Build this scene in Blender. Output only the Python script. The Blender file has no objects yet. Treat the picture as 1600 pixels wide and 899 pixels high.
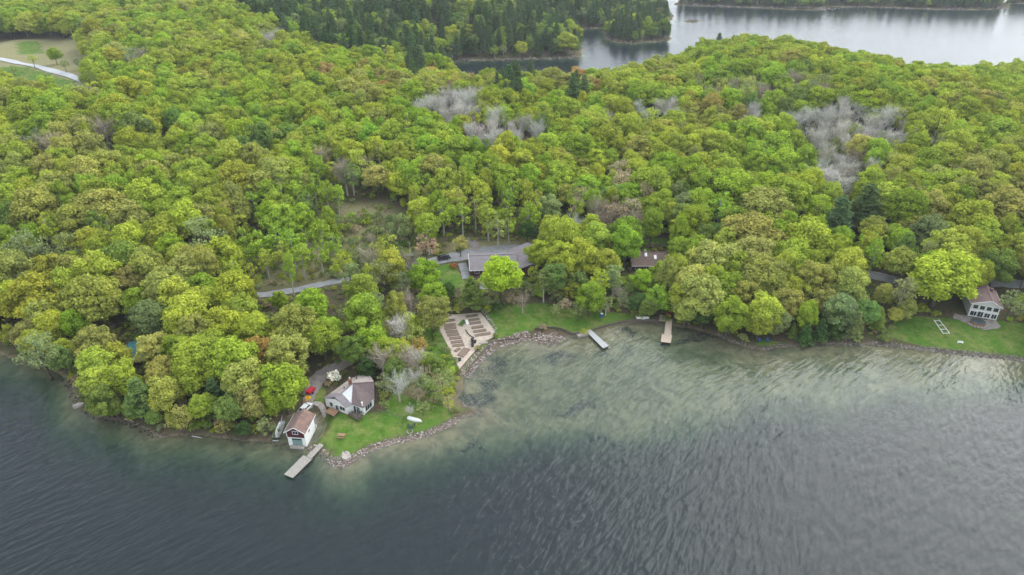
import bpy, bmesh, math, random
import numpy as np
from mathutils import Vector, Matrix
from mathutils.geometry import delaunay_2d_cdt

R = math.radians
rnd = random.Random(7)
rng = np.random.default_rng(11)
scene = bpy.context.scene
COL = scene.collection

# ------------------------------------------------------------------ camera
H_CAM, PITCH, FOC = 120.0, R(30.0), 1067.0       # drone 120 m over the lake, 24 mm lens
cam_data = bpy.data.cameras.new('camera')
cam_data.sensor_width = 36.0
cam_data.lens = 36.0 * FOC / 1600.0
cam_data.clip_start = 1.0
cam_data.clip_end = 20000.0
cam = bpy.data.objects.new('camera', cam_data)
cam.location = (0, 0, H_CAM)
cam.rotation_euler = (R(90) - PITCH, 0, 0)
COL.objects.link(cam)
scene.camera = cam

# ------------------------------------------------------------------ sky and sun (bright, thin overcast)
SUN_EL, SUN_AZ = R(38), R(44)                     # azimuth measured from +Y towards +X
world = bpy.data.worlds.new('World')
scene.world = world
world.use_nodes = True
wn = world.node_tree
wn.nodes.clear()
w_out = wn.nodes.new('ShaderNodeOutputWorld')
w_bg = wn.nodes.new('ShaderNodeBackground')
w_sky = wn.nodes.new('ShaderNodeTexSky')
w_sky.sky_type = 'NISHITA'
w_sky.sun_disc = False
w_sky.sun_elevation = SUN_EL
w_sky.sun_rotation = SUN_AZ
w_sky.dust_density = 2.0
w_tc = wn.nodes.new('ShaderNodeTexCoord')
w_map = wn.nodes.new('ShaderNodeMapping')
w_map.inputs['Scale'].default_value = (1.0, 1.0, 2.6)
w_noise = wn.nodes.new('ShaderNodeTexNoise')
w_noise.inputs['Scale'].default_value = 1.3
w_noise.inputs['Detail'].default_value = 5.0
w_noise.inputs['Roughness'].default_value = 0.55
w_ramp = wn.nodes.new('ShaderNodeValToRGB')
w_ramp.color_ramp.elements[0].position = 0.32
w_ramp.color_ramp.elements[0].color = (8.6, 9.8, 11.0, 1)
w_ramp.color_ramp.elements[1].position = 0.68
w_ramp.color_ramp.elements[1].color = (12.4, 13.2, 14.0, 1)
w_mix = wn.nodes.new('ShaderNodeMix')
w_mix.data_type = 'RGBA'
w_mix.inputs[0].default_value = 0.82              # cloud cover
wn.links.new(w_tc.outputs['Generated'], w_map.inputs['Vector'])
wn.links.new(w_map.outputs['Vector'], w_noise.inputs['Vector'])
wn.links.new(w_noise.outputs['Fac'], w_ramp.inputs['Fac'])
wn.links.new(w_sky.outputs['Color'], w_mix.inputs[6])
# thin overcast is brighter round the sun behind it
w_dot = wn.nodes.new('ShaderNodeVectorMath'); w_dot.operation = 'DOT_PRODUCT'
w_dot.inputs[1].default_value = (math.sin(SUN_AZ) * math.cos(SUN_EL), math.cos(SUN_AZ) * math.cos(SUN_EL), math.sin(SUN_EL))
wn.links.new(w_tc.outputs['Generated'], w_dot.inputs[0])
def w_math(op, a, b):
    m = wn.nodes.new('ShaderNodeMath'); m.operation = op
    for i, v in enumerate((a, b)):
        if hasattr(v, 'links'): wn.links.new(v, m.inputs[i])
        else: m.inputs[i].default_value = v
    return m.outputs[0]
w_glow = w_math('MULTIPLY', w_math('POWER', w_math('MAXIMUM', w_dot.outputs['Value'], 0.0), 6.0), 1.1)
w_scale = wn.nodes.new('ShaderNodeVectorMath'); w_scale.operation = 'SCALE'
wn.links.new(w_ramp.outputs['Color'], w_scale.inputs[0])
wn.links.new(w_math('ADD', w_glow, 0.86), w_scale.inputs['Scale'])
wn.links.new(w_scale.outputs[0], w_mix.inputs[7])
wn.links.new(w_mix.outputs[2], w_bg.inputs['Color'])
w_bg.inputs['Strength'].default_value = 0.12
wn.links.new(w_bg.outputs['Background'], w_out.inputs['Surface'])

sun_data = bpy.data.lights.new('sun', 'SUN')
sun_data.energy = 1.5
sun_data.angle = R(52)
sun_data.color = (1.0, 0.96, 0.88)
sun = bpy.data.objects.new('sun', sun_data)
sd = Vector((math.sin(SUN_AZ) * math.cos(SUN_EL), math.cos(SUN_AZ) * math.cos(SUN_EL), math.sin(SUN_EL)))
sun.rotation_euler = sd.to_track_quat('Z', 'Y').to_euler()
COL.objects.link(sun)

vs = scene.view_settings
vs.view_transform = 'Standard'
vs.look = 'None'
vs.exposure = 0.5
vs.gamma = 1.0
HAZE = 0.00009
scene.cycles.use_denoising = True
scene.cycles.max_bounces = 6
scene.cycles.diffuse_bounces = 3
scene.cycles.glossy_bounces = 3
scene.cycles.transmission_bounces = 4
scene.cycles.transparent_max_bounces = 8
scene.cycles.volume_bounces = 0

# ------------------------------------------------------------------ picture <-> place
CP, SP = math.cos(PITCH), math.sin(PITCH)
def ray(px, py):
    a, b = (px - 800.0) / FOC, (449.5 - py) / FOC
    return Vector((a, CP + b * SP, -SP + b * CP))
def P(px, py, z=0.0):
    "the point at height z that the photograph shows at this pixel"
    d = ray(px, py)
    t = (z - H_CAM) / d.z
    return Vector((d.x * t, d.y * t, z))
def proj(x, y, z):
    zz = np.asarray(z) - H_CAM
    dep = np.asarray(y) * CP - zz * SP
    up = np.asarray(y) * SP + zz * CP
    return 800.0 + FOC * np.asarray(x) / dep, 449.5 - FOC * up / dep, dep

def inside(poly, x, y):
    x = np.asarray(x, float); y = np.asarray(y, float)
    res = np.zeros(x.shape, bool)
    n = len(poly)
    for i in range(n):
        x1, y1 = poly[i]; x2, y2 = poly[(i + 1) % n]
        if y1 == y2: continue
        c = ((y1 > y) != (y2 > y)) & (x < (x2 - x1) * (y - y1) / (y2 - y1) + x1)
        res ^= c
    return res
def sdf(poly, x, y):
    "distance to the outline, positive inside"
    x = np.asarray(x, float); y = np.asarray(y, float)
    d2 = np.full(x.shape, 1e18)
    n = len(poly)
    for i in range(n):
        x1, y1 = poly[i]; x2, y2 = poly[(i + 1) % n]
        ex, ey = x2 - x1, y2 - y1
        l2 = ex * ex + ey * ey
        if l2 < 1e-9: continue
        t = np.clip(((x - x1) * ex + (y - y1) * ey) / l2, 0, 1)
        d2 = np.minimum(d2, (x - x1 - t * ex) ** 2 + (y - y1 - t * ey) ** 2)
    d = np.sqrt(d2)
    return np.where(inside(poly, x, y), d, -d)
def sstep(a, b, v):
    t = np.clip((np.asarray(v, float) - a) / (b - a), 0, 1)
    return t * t * (3 - 2 * t)

def wnoise(x, y, scale, seed=0):
    "smooth value noise"
    x = np.asarray(x, float) / scale + seed * 17.31; y = np.asarray(y, float) / scale + seed * 9.73
    xi = np.floor(x); yi = np.floor(y); fx = x - xi; fy = y - yi
    fx = fx * fx * (3 - 2 * fx); fy = fy * fy * (3 - 2 * fy)
    def hsh(a, b):
        v = np.sin(a * 127.1 + b * 311.7 + seed * 74.7) * 43758.5453
        return v - np.floor(v)
    return (hsh(xi, yi) * (1 - fx) + hsh(xi + 1, yi) * fx) * (1 - fy) + (hsh(xi, yi + 1) * (1 - fx) + hsh(xi + 1, yi + 1) * fx) * fy
def fbm(x, y, scale, seed=0):
    return (wnoise(x, y, scale, seed) * .55 + wnoise(x, y, scale * .47, seed + 3) * .3 + wnoise(x, y, scale * .21, seed + 5) * .15)

# ------------------------------------------------------------------ shorelines
def W(pts, z=0.0):
    return [(P(a, b, z).x, P(a, b, z).y) for a, b in pts]
near_shore = [(-260, 520), (-120, 538), (-40, 548), (0, 553), (20, 560), (50, 570), (85, 580), (105, 592), (114, 610), (118, 626), (124, 640),
    (150, 651), (180, 655), (200, 660), (230, 672), (250, 683), (280, 679), (320, 680), (360, 685), (400, 690), (432, 692),
    (448, 697), (480, 699), (497, 704), (510, 710), (516, 720), (524, 727), (538, 728), (550, 718), (575, 703), (600, 694), (640, 686),
    (670, 677), (700, 665), (715, 655), (735, 648), (751, 645), (738, 640), (722, 632), (716, 622), (722, 608), (722, 595),
    (730, 585), (742, 572), (752, 560), (765, 548), (782, 540), (805, 534), (830, 531), (850, 538), (868, 537), (880, 528), (892, 525),
    (905, 527), (925, 522), (945, 514), (965, 508), (1000, 502), (1035, 504), (1060, 510), (1090, 516), (1120, 524), (1145, 535),
    (1170, 543), (1190, 547), (1210, 544), (1230, 541), (1260, 540), (1310, 537), (1360, 538), (1400, 541), (1450, 548), (1500, 554),
    (1550, 558), (1600, 563), (1700, 572), (1850, 588)]
back_edge = [(2100, 112), (1800, 104), (1600, 98), (1530, 101), (1470, 106), (1400, 97), (1300, 78), (1200, 66), (1160, 56), (1100, 64),
    (1050, 80), (1000, 88), (960, 96), (900, 106), (840, 104), (780, 110), (735, 112)]
front_b = [(700, 96), (740, 94.5), (800, 93), (860, 92), (900, 91.5), (910, 88), (909, 76), (906, 62), (893, 47), (915, 45), (945, 44.5), (948, 52),
    (946, 61), (965, 67), (990, 68.5), (1020, 66), (1048, 63), (1047, 54), (1036, 45), (1046, 36), (1053, 29), (1049, 22), (1034, 12), (1018, 0), (1000, -30)]
main_land = W(near_shore) + [(P(u_, v_, 13.5 if u_ > 1010 else 17.5).x, P(u_, v_, 13.5 if u_ > 1010 else 17.5).y) for u_, v_ in back_edge] + W(front_b) + [(200, 1700), (-2500, 1900), (-2500, 250)]
far_a = W([(1053, 8), (1100, 10), (1160, 11.5), (1220, 14.5), (1270, 16), (1286, 14.5), (1290, 11), (1340, 11), (1400, 12), (1470, 15.5), (1540, 15.5), (1572, 13), (1577, 8), (1560, 0)]) + [(900, 1500), (420, 1500)]
far_b = W([(1568, 5.5), (1640, 7), (1800, 8), (2100, 7)]) + [(1900, 1500), (1000, 1400)]
islet = W([(1067, 33.5), (1072, 34.6), (1082, 35), (1092, 33.8), (1086, 32.2), (1075, 31.6)])

shelf = W([(520, 716), (560, 745), (620, 738), (680, 722), (740, 712), (820, 706), (900, 700), (990, 706), (1060, 704), (1140, 690), (1220, 668), (1320, 650),
    (1450, 640), (1600, 632), (1800, 640), (1800, 540), (1400, 520), (1200, 520), (1000, 480), (800, 500), (700, 600), (690, 660), (560, 700)])

def land_d(x, y):
    d = sdf(main_land, x, y)
    for q in (far_a, far_b, islet):
        d = np.maximum(d, sdf(q, x, y))
    far = sstep(260, 500, y)
    return d + (fbm(x, y, 5.0, 2) - .5) * (1.3 + 8 * far)

BUMPS = [(1160, 110, 7, 55), (1330, 150, 7, 60), (330, 110, 10, 110), (850, 150, 6, 70), (1500, 230, 8, 60), (90, 260, 8, 60), (600, 30, 16, 160), (200, 20, 16, 200), (640, 210, 5, 50)]
BUMPS = [(P(a, b, 10).x, P(a, b, 10).y, hh, s) for a, b, hh, s in BUMPS]
def h_raw(x, y):
    x = np.asarray(x, float); y = np.asarray(y, float)
    d = land_d(x, y)
    up = .55 * sstep(0, 1.6, d) + .055 * np.clip(d, 0, 45) + 6.0 * sstep(35, 170, d)
    up = up + (fbm(x, y, 60, 1) - .45) * 9 * sstep(25, 110, d) + (fbm(x, y, 9, 4) - .5) * .7 * sstep(2, 12, d)
    for bx, by, hh, s in BUMPS:
        up = up + hh * np.exp(-((x - bx) ** 2 + (y - by) ** 2) / (2 * s * s)) * sstep(5, 70, d)
    e = np.clip(-d, 0, 1e9)
    deep = 13 * sstep(3, 24, e) + .22 * np.clip(e, 0, 10)
    sh = sstep(-9, 12, sdf(shelf, x, y) + (fbm(x, y, 16, 8) - .5) * 14)
    flat = .05 * np.clip(e, 0, 12) + .3 * sstep(0, 30, e) + (fbm(x, y, 14, 9) - .5) * .5 * sstep(2, 12, e)
    return np.where(d > 0, up, -(deep * (1 - sh) + flat * sh))

def axis(dense0, dense1, step, lo, hi, grow, cap_until, cap):
    a = list(np.arange(dense0, dense1 + 1e-6, step))
    v, s = a[-1], step
    while v < hi:
        s = s * grow
        if v < cap_until: s = min(s, cap)
        v += s; a.append(v)
    v, s = a[0], step
    while v > lo:
        s = s * grow
        if abs(v) < cap_until: s = min(s, cap)
        v -= s; a.insert(0, v)
    return np.array(a)
GX = axis(-115, 215, 1.0, -5000, 5000, 1.06, 900, 5.0)
GY = axis(88, 262, 1.0, -400, 9000, 1.05, 1100, 4.0)
XX, YY = np.meshgrid(GX, GY)
HH = h_raw(XX.ravel(), YY.ravel()).reshape(XX.shape)
# level the ground under the buildings and the garden
def level(px, py, rad, soft, dz=0.0):
    global HH
    q = PT(px, py)
    w = 1 - sstep(rad, rad + soft, np.hypot(XX - q.x, YY - q.y))
    HH = np.where(HH > 0.05, HH * (1 - w) + (q.z + dz) * w, HH)
def hgt(x, y):
    x = np.asarray(x, float); y = np.asarray(y, float)
    i = np.clip(np.searchsorted(GX, x) - 1, 0, len(GX) - 2); j = np.clip(np.searchsorted(GY, y) - 1, 0, len(GY) - 2)
    u = (x - GX[i]) / (GX[i + 1] - GX[i]); v = (y - GY[j]) / (GY[j + 1] - GY[j])
    return (HH[j, i] * (1 - u) + HH[j, i + 1] * u) * (1 - v) + (HH[j + 1, i] * (1 - u) + HH[j + 1, i + 1] * u) * v
def h1(x, y): return float(hgt(x, y))
def PT(px, py, dz=0.0):
    "the ground point seen at this pixel, raised dz"
    z = 2.0
    for _ in range(12):
        q = P(px, py, z)
        z = .4 * z + .6 * (max(h1(q.x, q.y), 0) + dz)
    return P(px, py, z)
for a in ((550, 630, 11, 6), (466, 668, 6, 3, -1.2), (795, 408, 22, 10), (1012, 418, 10, 8), (1535, 478, 9, 6), (212, 560, 8, 6)):
    level(*a)

# ------------------------------------------------------------------ helpers for objects
def tag(o, label=None, cat=None, group=None, kind=None):
    if label: o['label'] = label
    if cat: o['category'] = cat
    if group: o['group'] = group
    if kind: o['kind'] = kind
    return o
def link(name, me, parent=None, loc=None, rz=0.0):
    o = bpy.data.objects.new(name, me)
    COL.objects.link(o)
    if parent is not None: o.parent = parent
    if loc is not None: o.location = loc
    if rz: o.rotation_euler = (0, 0, rz)
    return o
def empty(name, loc, rz, label, cat, group=None):
    o = link(name, None, None, loc, rz)
    o.empty_display_size = .5
    return tag(o, label, cat, group)
def np_mesh(name, verts, faces, mats, midx=None, vary=None, smooth=False):
    "fast mesh from arrays; faces is a list of (n,3) or (n,4) arrays"
    me = bpy.data.meshes.new(name)
    verts = np.asarray(verts, np.float32)
    me.vertices.add(len(verts)); me.vertices.foreach_set('co', verts.ravel())
    loops = np.concatenate([f.ravel() for f in faces]).astype(np.int32)
    sizes = np.concatenate([np.full(len(f), f.shape[1]) for f in faces]).astype(np.int32)
    starts = np.concatenate([[0], np.cumsum(sizes)[:-1]]).astype(np.int32)
    me.loops.add(len(loops)); me.loops.foreach_set('vertex_index', loops)
    me.polygons.add(len(sizes)); me.polygons.foreach_set('loop_start', starts)
    for m in mats: me.materials.append(m)
    if midx is not None: me.polygons.foreach_set('material_index', np.asarray(midx, np.int32))
    if vary is not None:
        at = me.attributes.new('vary', 'FLOAT', 'FACE'); at.data.foreach_set('value', np.asarray(vary, np.float32))
    me.update(calc_edges=True)
    me.polygons.foreach_set('use_smooth', np.full(len(sizes), bool(smooth)))
    return me

class MB:
    "collects boxes, bars and sheets into one mesh"
    def __init__(s): s.v = []; s.f = []; s.m = []
    def add(s, vs_, fs, m=0):
        k = len(s.v); s.v += [tuple(v) for v in vs_]; s.f += [tuple(i + k for i in f) for f in fs]; s.m += [m] * len(fs); return s
    def box(s, x0, y0, z0, x1, y1, z1, m=0):
        return s.add([(x0, y0, z0), (x1, y0, z0), (x1, y1, z0), (x0, y1, z0), (x0, y0, z1), (x1, y0, z1), (x1, y1, z1), (x0, y1, z1)],
                     [(0, 3, 2, 1), (4, 5, 6, 7), (0, 1, 5, 4), (1, 2, 6, 5), (2, 3, 7, 6), (3, 0, 4, 7)], m)
    def bar(s, a, b, w, h=None, m=0, n=4):
        a = Vector(a); b = Vector(b); d = (b - a)
        if d.length < 1e-6: return s
        u = d.cross(Vector((0, 0, 1)))
        if u.length < 1e-4: u = Vector((1, 0, 0))
        u.normalize(); v = u.cross(d).normalized(); h = h or w
        if n == 4: offs = [(-w / 2, -h / 2), (w / 2, -h / 2), (w / 2, h / 2), (-w / 2, h / 2)]
        else: offs = [(w / 2 * math.cos(2 * math.pi * k / n), h / 2 * math.sin(2 * math.pi * k / n)) for k in range(n)]
        n = len(offs)
        vs_ = [a + u * p + v * q for p, q in offs] + [b + u * p + v * q for p, q in offs]
        return s.add(vs_, [tuple(range(n))[::-1], tuple(range(n, 2 * n))] + [(k, (k + 1) % n, n + (k + 1) % n, n + k) for k in range(n)], m)
    def prism(s, pts, z0, z1, m=0):
        n = len(pts)
        return s.add([(p[0], p[1], z0) for p in pts] + [(p[0], p[1], z1) for p in pts],
                     [tuple(range(n))[::-1], tuple(range(n, 2 * n))] + [(k, (k + 1) % n, n + (k + 1) % n, n + k) for k in range(n)], m)
    def lathe(s, prof, cx=0, cy=0, n=12, m=0):
        k = len(prof); vs_ = []
        for r_, z in prof:
            vs_ += [(cx + r_ * math.cos(2 * math.pi * i / n), cy + r_ * math.sin(2 * math.pi * i / n), z) for i in range(n)]
        fs = [(j * n + i, j * n + (i + 1) % n, (j + 1) * n + (i + 1) % n, (j + 1) * n + i) for j in range(k - 1) for i in range(n)]
        fs += [tuple(range(n))[::-1], tuple(range((k - 1) * n, k * n))]
        return s.add(vs_, fs, m)
    def build(s, name, mats, parent=None, loc=None, rz=0.0, bevel=0.0, smooth=False):
        me = bpy.data.meshes.new(name)
        me.from_pydata(s.v, [], s.f)
        for m in (mats if isinstance(mats, (list, tuple)) else [mats]): me.materials.append(m)
        me.polygons.foreach_set('material_index', s.m)
        if bevel or smooth:
            bm = bmesh.new(); bm.from_mesh(me)
            bmesh.ops.recalc_face_normals(bm, faces=bm.faces)
            if bevel: bmesh.ops.bevel(bm, geom=[e for e in bm.edges], offset=bevel, segments=2, affect='EDGES', clamp_overlap=True)
            bm.to_mesh(me); bm.free()
            if smooth: me.polygons.foreach_set('use_smooth', [True] * len(me.polygons))
        me.update()
        return link(name, me, parent, loc, rz)

# ------------------------------------------------------------------ materials
def mat_new(name):
    m = bpy.data.materials.new(name); m.use_nodes = True
    nt = m.node_tree; nt.nodes.clear()
    out = nt.nodes.new('ShaderNodeOutputMaterial')
    return m, nt, out
class NT:
    def __init__(s, nt): s.nt = nt
    def n(s, t, **kw):
        nd = s.nt.nodes.new(t)
        for k, v in kw.items():
            if k.startswith('i_'):
                nd.inputs[k[2:].replace('_', ' ')].default_value = v
            else: setattr(nd, k, v)
        return nd
    def l(s, a, b): s.nt.links.new(a, b)
    def ramp(s, fac, stops):
        r_ = s.n('ShaderNodeValToRGB'); s.l(fac, r_.inputs['Fac'])
        cr = r_.color_ramp
        while len(cr.elements) < len(stops): cr.elements.new(.5)
        for e, (p, c) in zip(cr.elements, stops):
            e.position = p; e.color = (c[0], c[1], c[2], 1) if hasattr(c, '__len__') else (c, c, c, 1)
        return r_.outputs['Color']
    def mix(s, fac, a, b, typ='MIX'):
        m = s.n('ShaderNodeMix', data_type='RGBA', blend_type=typ)
        for sock, v in ((m.inputs[0], fac), (m.inputs[6], a), (m.inputs[7], b)):
            if hasattr(v, 'default_value') or hasattr(v, 'links'): s.l(v, sock)
            elif hasattr(v, '__len__'): sock.default_value = (*v[:3], 1)
            else: sock.default_value = v
        return m.outputs[2]
    def math(s, op, a, b=None, c=None):
        m = s.n('ShaderNodeMath', operation=op)
        for i, v in enumerate((a, b, c)):
            if v is None: continue
            if hasattr(v, 'links'): s.l(v, m.inputs[i])
            else: m.inputs[i].default_value = v
        return m.outputs[0]
    def noise(s, scale, detail=4, rough=.55, vec=None, dist=0.0):
        t = s.n('ShaderNodeTexNoise'); t.inputs['Scale'].default_value = scale; t.inputs['Detail'].default_value = detail
        t.inputs['Roughness'].default_value = rough; t.inputs['Distortion'].default_value = dist
        if vec is not None: s.l(vec, t.inputs['Vector'])
        return t.outputs['Fac']

def simple(name, c1, c2=None, scale=2.0, rough=.85, bump=.25, bscale=None, spec=.3, metal=0.0, stretch=None):
    "weathered solid material: two colours mixed by noise, fine relief"
    m, nt, out = mat_new(name); t = NT(nt)
    b = t.n('ShaderNodeBsdfPrincipled'); b.inputs['Roughness'].default_value = rough
    b.inputs['Metallic'].default_value = metal; b.inputs['Specular IOR Level'].default_value = spec
    tc = t.n('ShaderNodeTexCoord'); vec = tc.outputs['Object']
    if stretch:
        mp = t.n('ShaderNodeMapping'); mp.inputs['Scale'].default_value = stretch; t.l(vec, mp.inputs['Vector']); vec = mp.outputs['Vector']
    c2 = c2 or tuple(v * .72 for v in c1)
    fac = t.ramp(t.noise(scale, 6, .6, vec), [(.35, 0.0), (.65, 1.0)])
    col = t.mix(fac, c1, c2)
    t.l(col, b.inputs['Base Color'])
    if bump:
        bp = t.n('ShaderNodeBump'); bp.inputs['Strength'].default_value = bump; bp.inputs['Distance'].default_value = .03
        t.l(t.noise(bscale or scale * 6, 5, .6, vec), bp.inputs['Height']); t.l(bp.outputs['Normal'], b.inputs['Normal'])
    t.l(b.outputs['BSDF'], out.inputs['Surface'])
    return m

def leaf_material():
    m, nt, out = mat_new('foliage'); t = NT(nt)
    tint = t.n('ShaderNodeAttribute', attribute_type='INSTANCER', attribute_name='tint')
    var = t.n('ShaderNodeAttribute', attribute_type='GEOMETRY', attribute_name='vary')
    geo = t.n('ShaderNodeNewGeometry')
    pn = t.noise(.16, 2, .5, geo.outputs['Position'])
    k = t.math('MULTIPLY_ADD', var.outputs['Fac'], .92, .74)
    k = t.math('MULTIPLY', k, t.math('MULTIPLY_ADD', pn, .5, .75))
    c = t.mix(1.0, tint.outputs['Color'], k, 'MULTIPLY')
    warm = t.mix(1.0, c, (1.18, 1.0, .75), 'MULTIPLY')
    c = t.mix(t.math('MULTIPLY', pn, var.outputs['Fac']), c, warm)
    d = t.n('ShaderNodeBsdfDiffuse'); tr = t.n('ShaderNodeBsdfTranslucent')
    t.l(c, d.inputs['Color']); t.l(c, tr.inputs['Color'])
    mx = t.n('ShaderNodeMixShader'); mx.inputs[0].default_value = .3
    t.l(d.outputs[0], mx.inputs[1]); t.l(tr.outputs[0], mx.inputs[2])
    t.l(mx.outputs[0], out.inputs['Surface'])
    return m
M_LEAF = leaf_material()
def twig_material():
    m, nt, out = mat_new('twigs'); t = NT(nt)
    tint = t.n('ShaderNodeAttribute', attribute_type='INSTANCER', attribute_name='tint')
    var = t.n('ShaderNodeAttribute', attribute_type='GEOMETRY', attribute_name='vary')
    c = t.mix(1.0, tint.outputs['Color'], t.math('MULTIPLY_ADD', var.outputs['Fac'], .6, .7), 'MULTIPLY')
    d = t.n('ShaderNodeBsdfDiffuse'); t.l(c, d.inputs['Color']); t.l(d.outputs[0], out.inputs['Surface'])
    return m
M_TWIG = twig_material()
M_BARK = simple('bark', (.13, .105, .08), (.075, .06, .05), 3, .95, .5, stretch=(4, 4, .7))
M_PALEBARK = simple('pale_bark', (.5, .47, .42), (.28, .26, .24), 4, .85, .3, stretch=(2, 2, 5))

def ground_material():
    m, nt, out = mat_new('ground'); t = NT(nt)
    geo = t.n('ShaderNodeNewGeometry'); pos = geo.outputs['Position']
    A = lambda nm: t.n('ShaderNodeAttribute', attribute_type='GEOMETRY', attribute_name=nm).outputs['Fac']
    n1 = t.noise(.35, 6, .62, pos); n2 = t.noise(1.7, 6, .65, pos); n3 = t.noise(7.0, 4, .6, pos); n4 = t.noise(.09, 4, .6, pos)
    floor = t.ramp(n2, [(.3, (.045, .034, .022)), (.5, (.105, .078, .05)), (.72, (.16, .125, .085))])
    under = t.ramp(n3, [(.3, (.035, .05, .012)), (.7, (.09, .13, .03))])
    floor = t.mix(t.ramp(n1, [(.45, 0.0), (.62, .75)]), floor, under)
    grass = t.ramp(n3, [(.25, (.042, .095, .010)), (.55, (.085, .175, .02)), (.8, (.14, .235, .04))])
    yel = t.ramp(n2, [(.3, (.15, .17, .04)), (.7, (.30, .26, .11))])
    grass = t.mix(t.ramp(t.noise(.22, 7, .7, pos), [(.44, 0.0), (.62, .6)]), grass, yel)
    grass = t.mix(t.ramp(t.noise(.6, 6, .7, pos), [(.50, 0.0), (.64, .65)]), grass, (.045, .085, .012))
    brush = t.ramp(n2, [(.25, (.10, .125, .04)), (.5, (.23, .21, .10)), (.75, (.34, .28, .18))])
    c = t.mix(A('brush'), floor, brush)
    ge = t.ramp(t.math('ADD', A('grass'), t.math('MULTIPLY_ADD', n1, .5, -.25)), [(.40, 0.0), (.60, 1.0)])
    c = t.mix(ge, c, grass)
    mud = t.ramp(n3, [(.3, (.055, .042, .033)), (.7, (.16, .125, .095))])
    c = t.mix(A('mud'), c, mud)
    # lake bed
    sand = t.ramp(n1, [(.28, (.25, .20, .10)), (.6, (.48, .39, .22))])
    sand = t.mix(t.math('MULTIPLY', n3, .35), sand, (.12, .11, .07))
    sand = t.mix(t.ramp(t.noise(.11, 6, .7, pos, .6), [(.46, 0.0), (.62, .7)]), sand, (.13, .145, .07))
    weed_dark = t.ramp(n2, [(.3, (.008, .012, .012)), (.7, (.045, .05, .04))])
    we = t.ramp(t.math('ADD', A('weed_dark'), t.math('MULTIPLY_ADD', n2, .9, -.45)), [(.38, 0.0), (.66, 1.0)])
    bed = t.mix(we, sand, weed_dark)
    c = t.mix(A('bed'), c, bed)
    b = t.n('ShaderNodeBsdfPrincipled'); b.inputs['Roughness'].default_value = .95; b.inputs['Specular IOR Level'].default_value = .15
    t.l(c, b.inputs['Base Color'])
    bp = t.n('ShaderNodeBump'); bp.inputs['Strength'].default_value = .6; bp.inputs['Distance'].default_value = .25
    t.l(n3, bp.inputs['Height']); t.l(bp.outputs['Normal'], b.inputs['Normal'])
    t.l(b.outputs['BSDF'], out.inputs['Surface'])
    return m

def water_material():
    m, nt, out = mat_new('lake_water'); t = NT(nt)
    geo = t.n('ShaderNodeNewGeometry'); pos = geo.outputs['Position']
    def mapped(rz, sc):     # features sc metres long and wide, turned by rz
        mp = t.n('ShaderNodeMapping', vector_type='TEXTURE'); mp.inputs['Rotation'].default_value = (0, 0, rz); mp.inputs['Scale'].default_value = sc
        t.l(pos, mp.inputs['Vector']); return mp.outputs['Vector']
    a = t.noise(1.0, 2, .5, mapped(R(38), (7.0, 1.5, 4)), .12)
    b_ = t.noise(1.0, 2, .5, mapped(R(60), (3.2, 1.25, 4)), .12)
    c_ = t.noise(1.0, 3, .6, mapped(R(10), (1.1, .8, 4)))
    big = t.noise(.012, 3, .5, pos)
    hsum = t.math('MULTIPLY_ADD', a, 1.0, t.math('MULTIPLY_ADD', b_, .6, t.math('MULTIPLY', c_, .16)))
    bp = t.n('ShaderNodeBump'); bp.inputs['Distance'].default_value = .55
    sep = t.n('ShaderNodeSeparateXYZ'); t.l(pos, sep.inputs[0])
    calm = t.n('ShaderNodeMapRange'); t.l(sep.outputs['Y'], calm.inputs['Value'])
    for k_, v_ in (('From Min', 150.0), ('From Max', 460.0), ('To Min', 1.0), ('To Max', .36)): calm.inputs[k_].default_value = v_
    t.l(t.math('MULTIPLY', calm.outputs[0], t.math('MULTIPLY_ADD', big, .5, .55)), bp.inputs['Strength'])
    t.l(hsum, bp.inputs['Height'])
    fr = t.n('ShaderNodeFresnel'); fr.inputs['IOR'].default_value = 1.333; t.l(bp.outputs['Normal'], fr.inputs['Normal'])
    gl = t.n('ShaderNodeBsdfGlossy'); gl.inputs['Roughness'].default_value = .11; t.l(bp.outputs['Normal'], gl.inputs['Normal'])
    tr = t.n('ShaderNodeBsdfTransparent'); tr.inputs['Color'].default_value = (.97, .99, .98, 1)
    silt = t.n('ShaderNodeBsdfDiffuse'); silt.inputs['Color'].default_value = (.10, .145, .16, 1)   # light scattered back by the water itself
    body = t.n('ShaderNodeMixShader'); body.inputs[0].default_value = .13; t.l(tr.outputs[0], body.inputs[1]); t.l(silt.outputs[0], body.inputs[2])
    mx = t.n('ShaderNodeMixShader'); t.l(fr.outputs[0], mx.inputs[0]); t.l(body.outputs[0], mx.inputs[1]); t.l(gl.outputs[0], mx.inputs[2])
    t.l(mx.outputs[0], out.inputs['Surface'])
    va = t.n('ShaderNodeVolumeAbsorption'); va.inputs['Color'].default_value = (.42, .66, .52, 1); va.inputs['Density'].default_value = .50
    t.l(va.outputs[0], out.inputs['Volume'])
    return m

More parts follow.
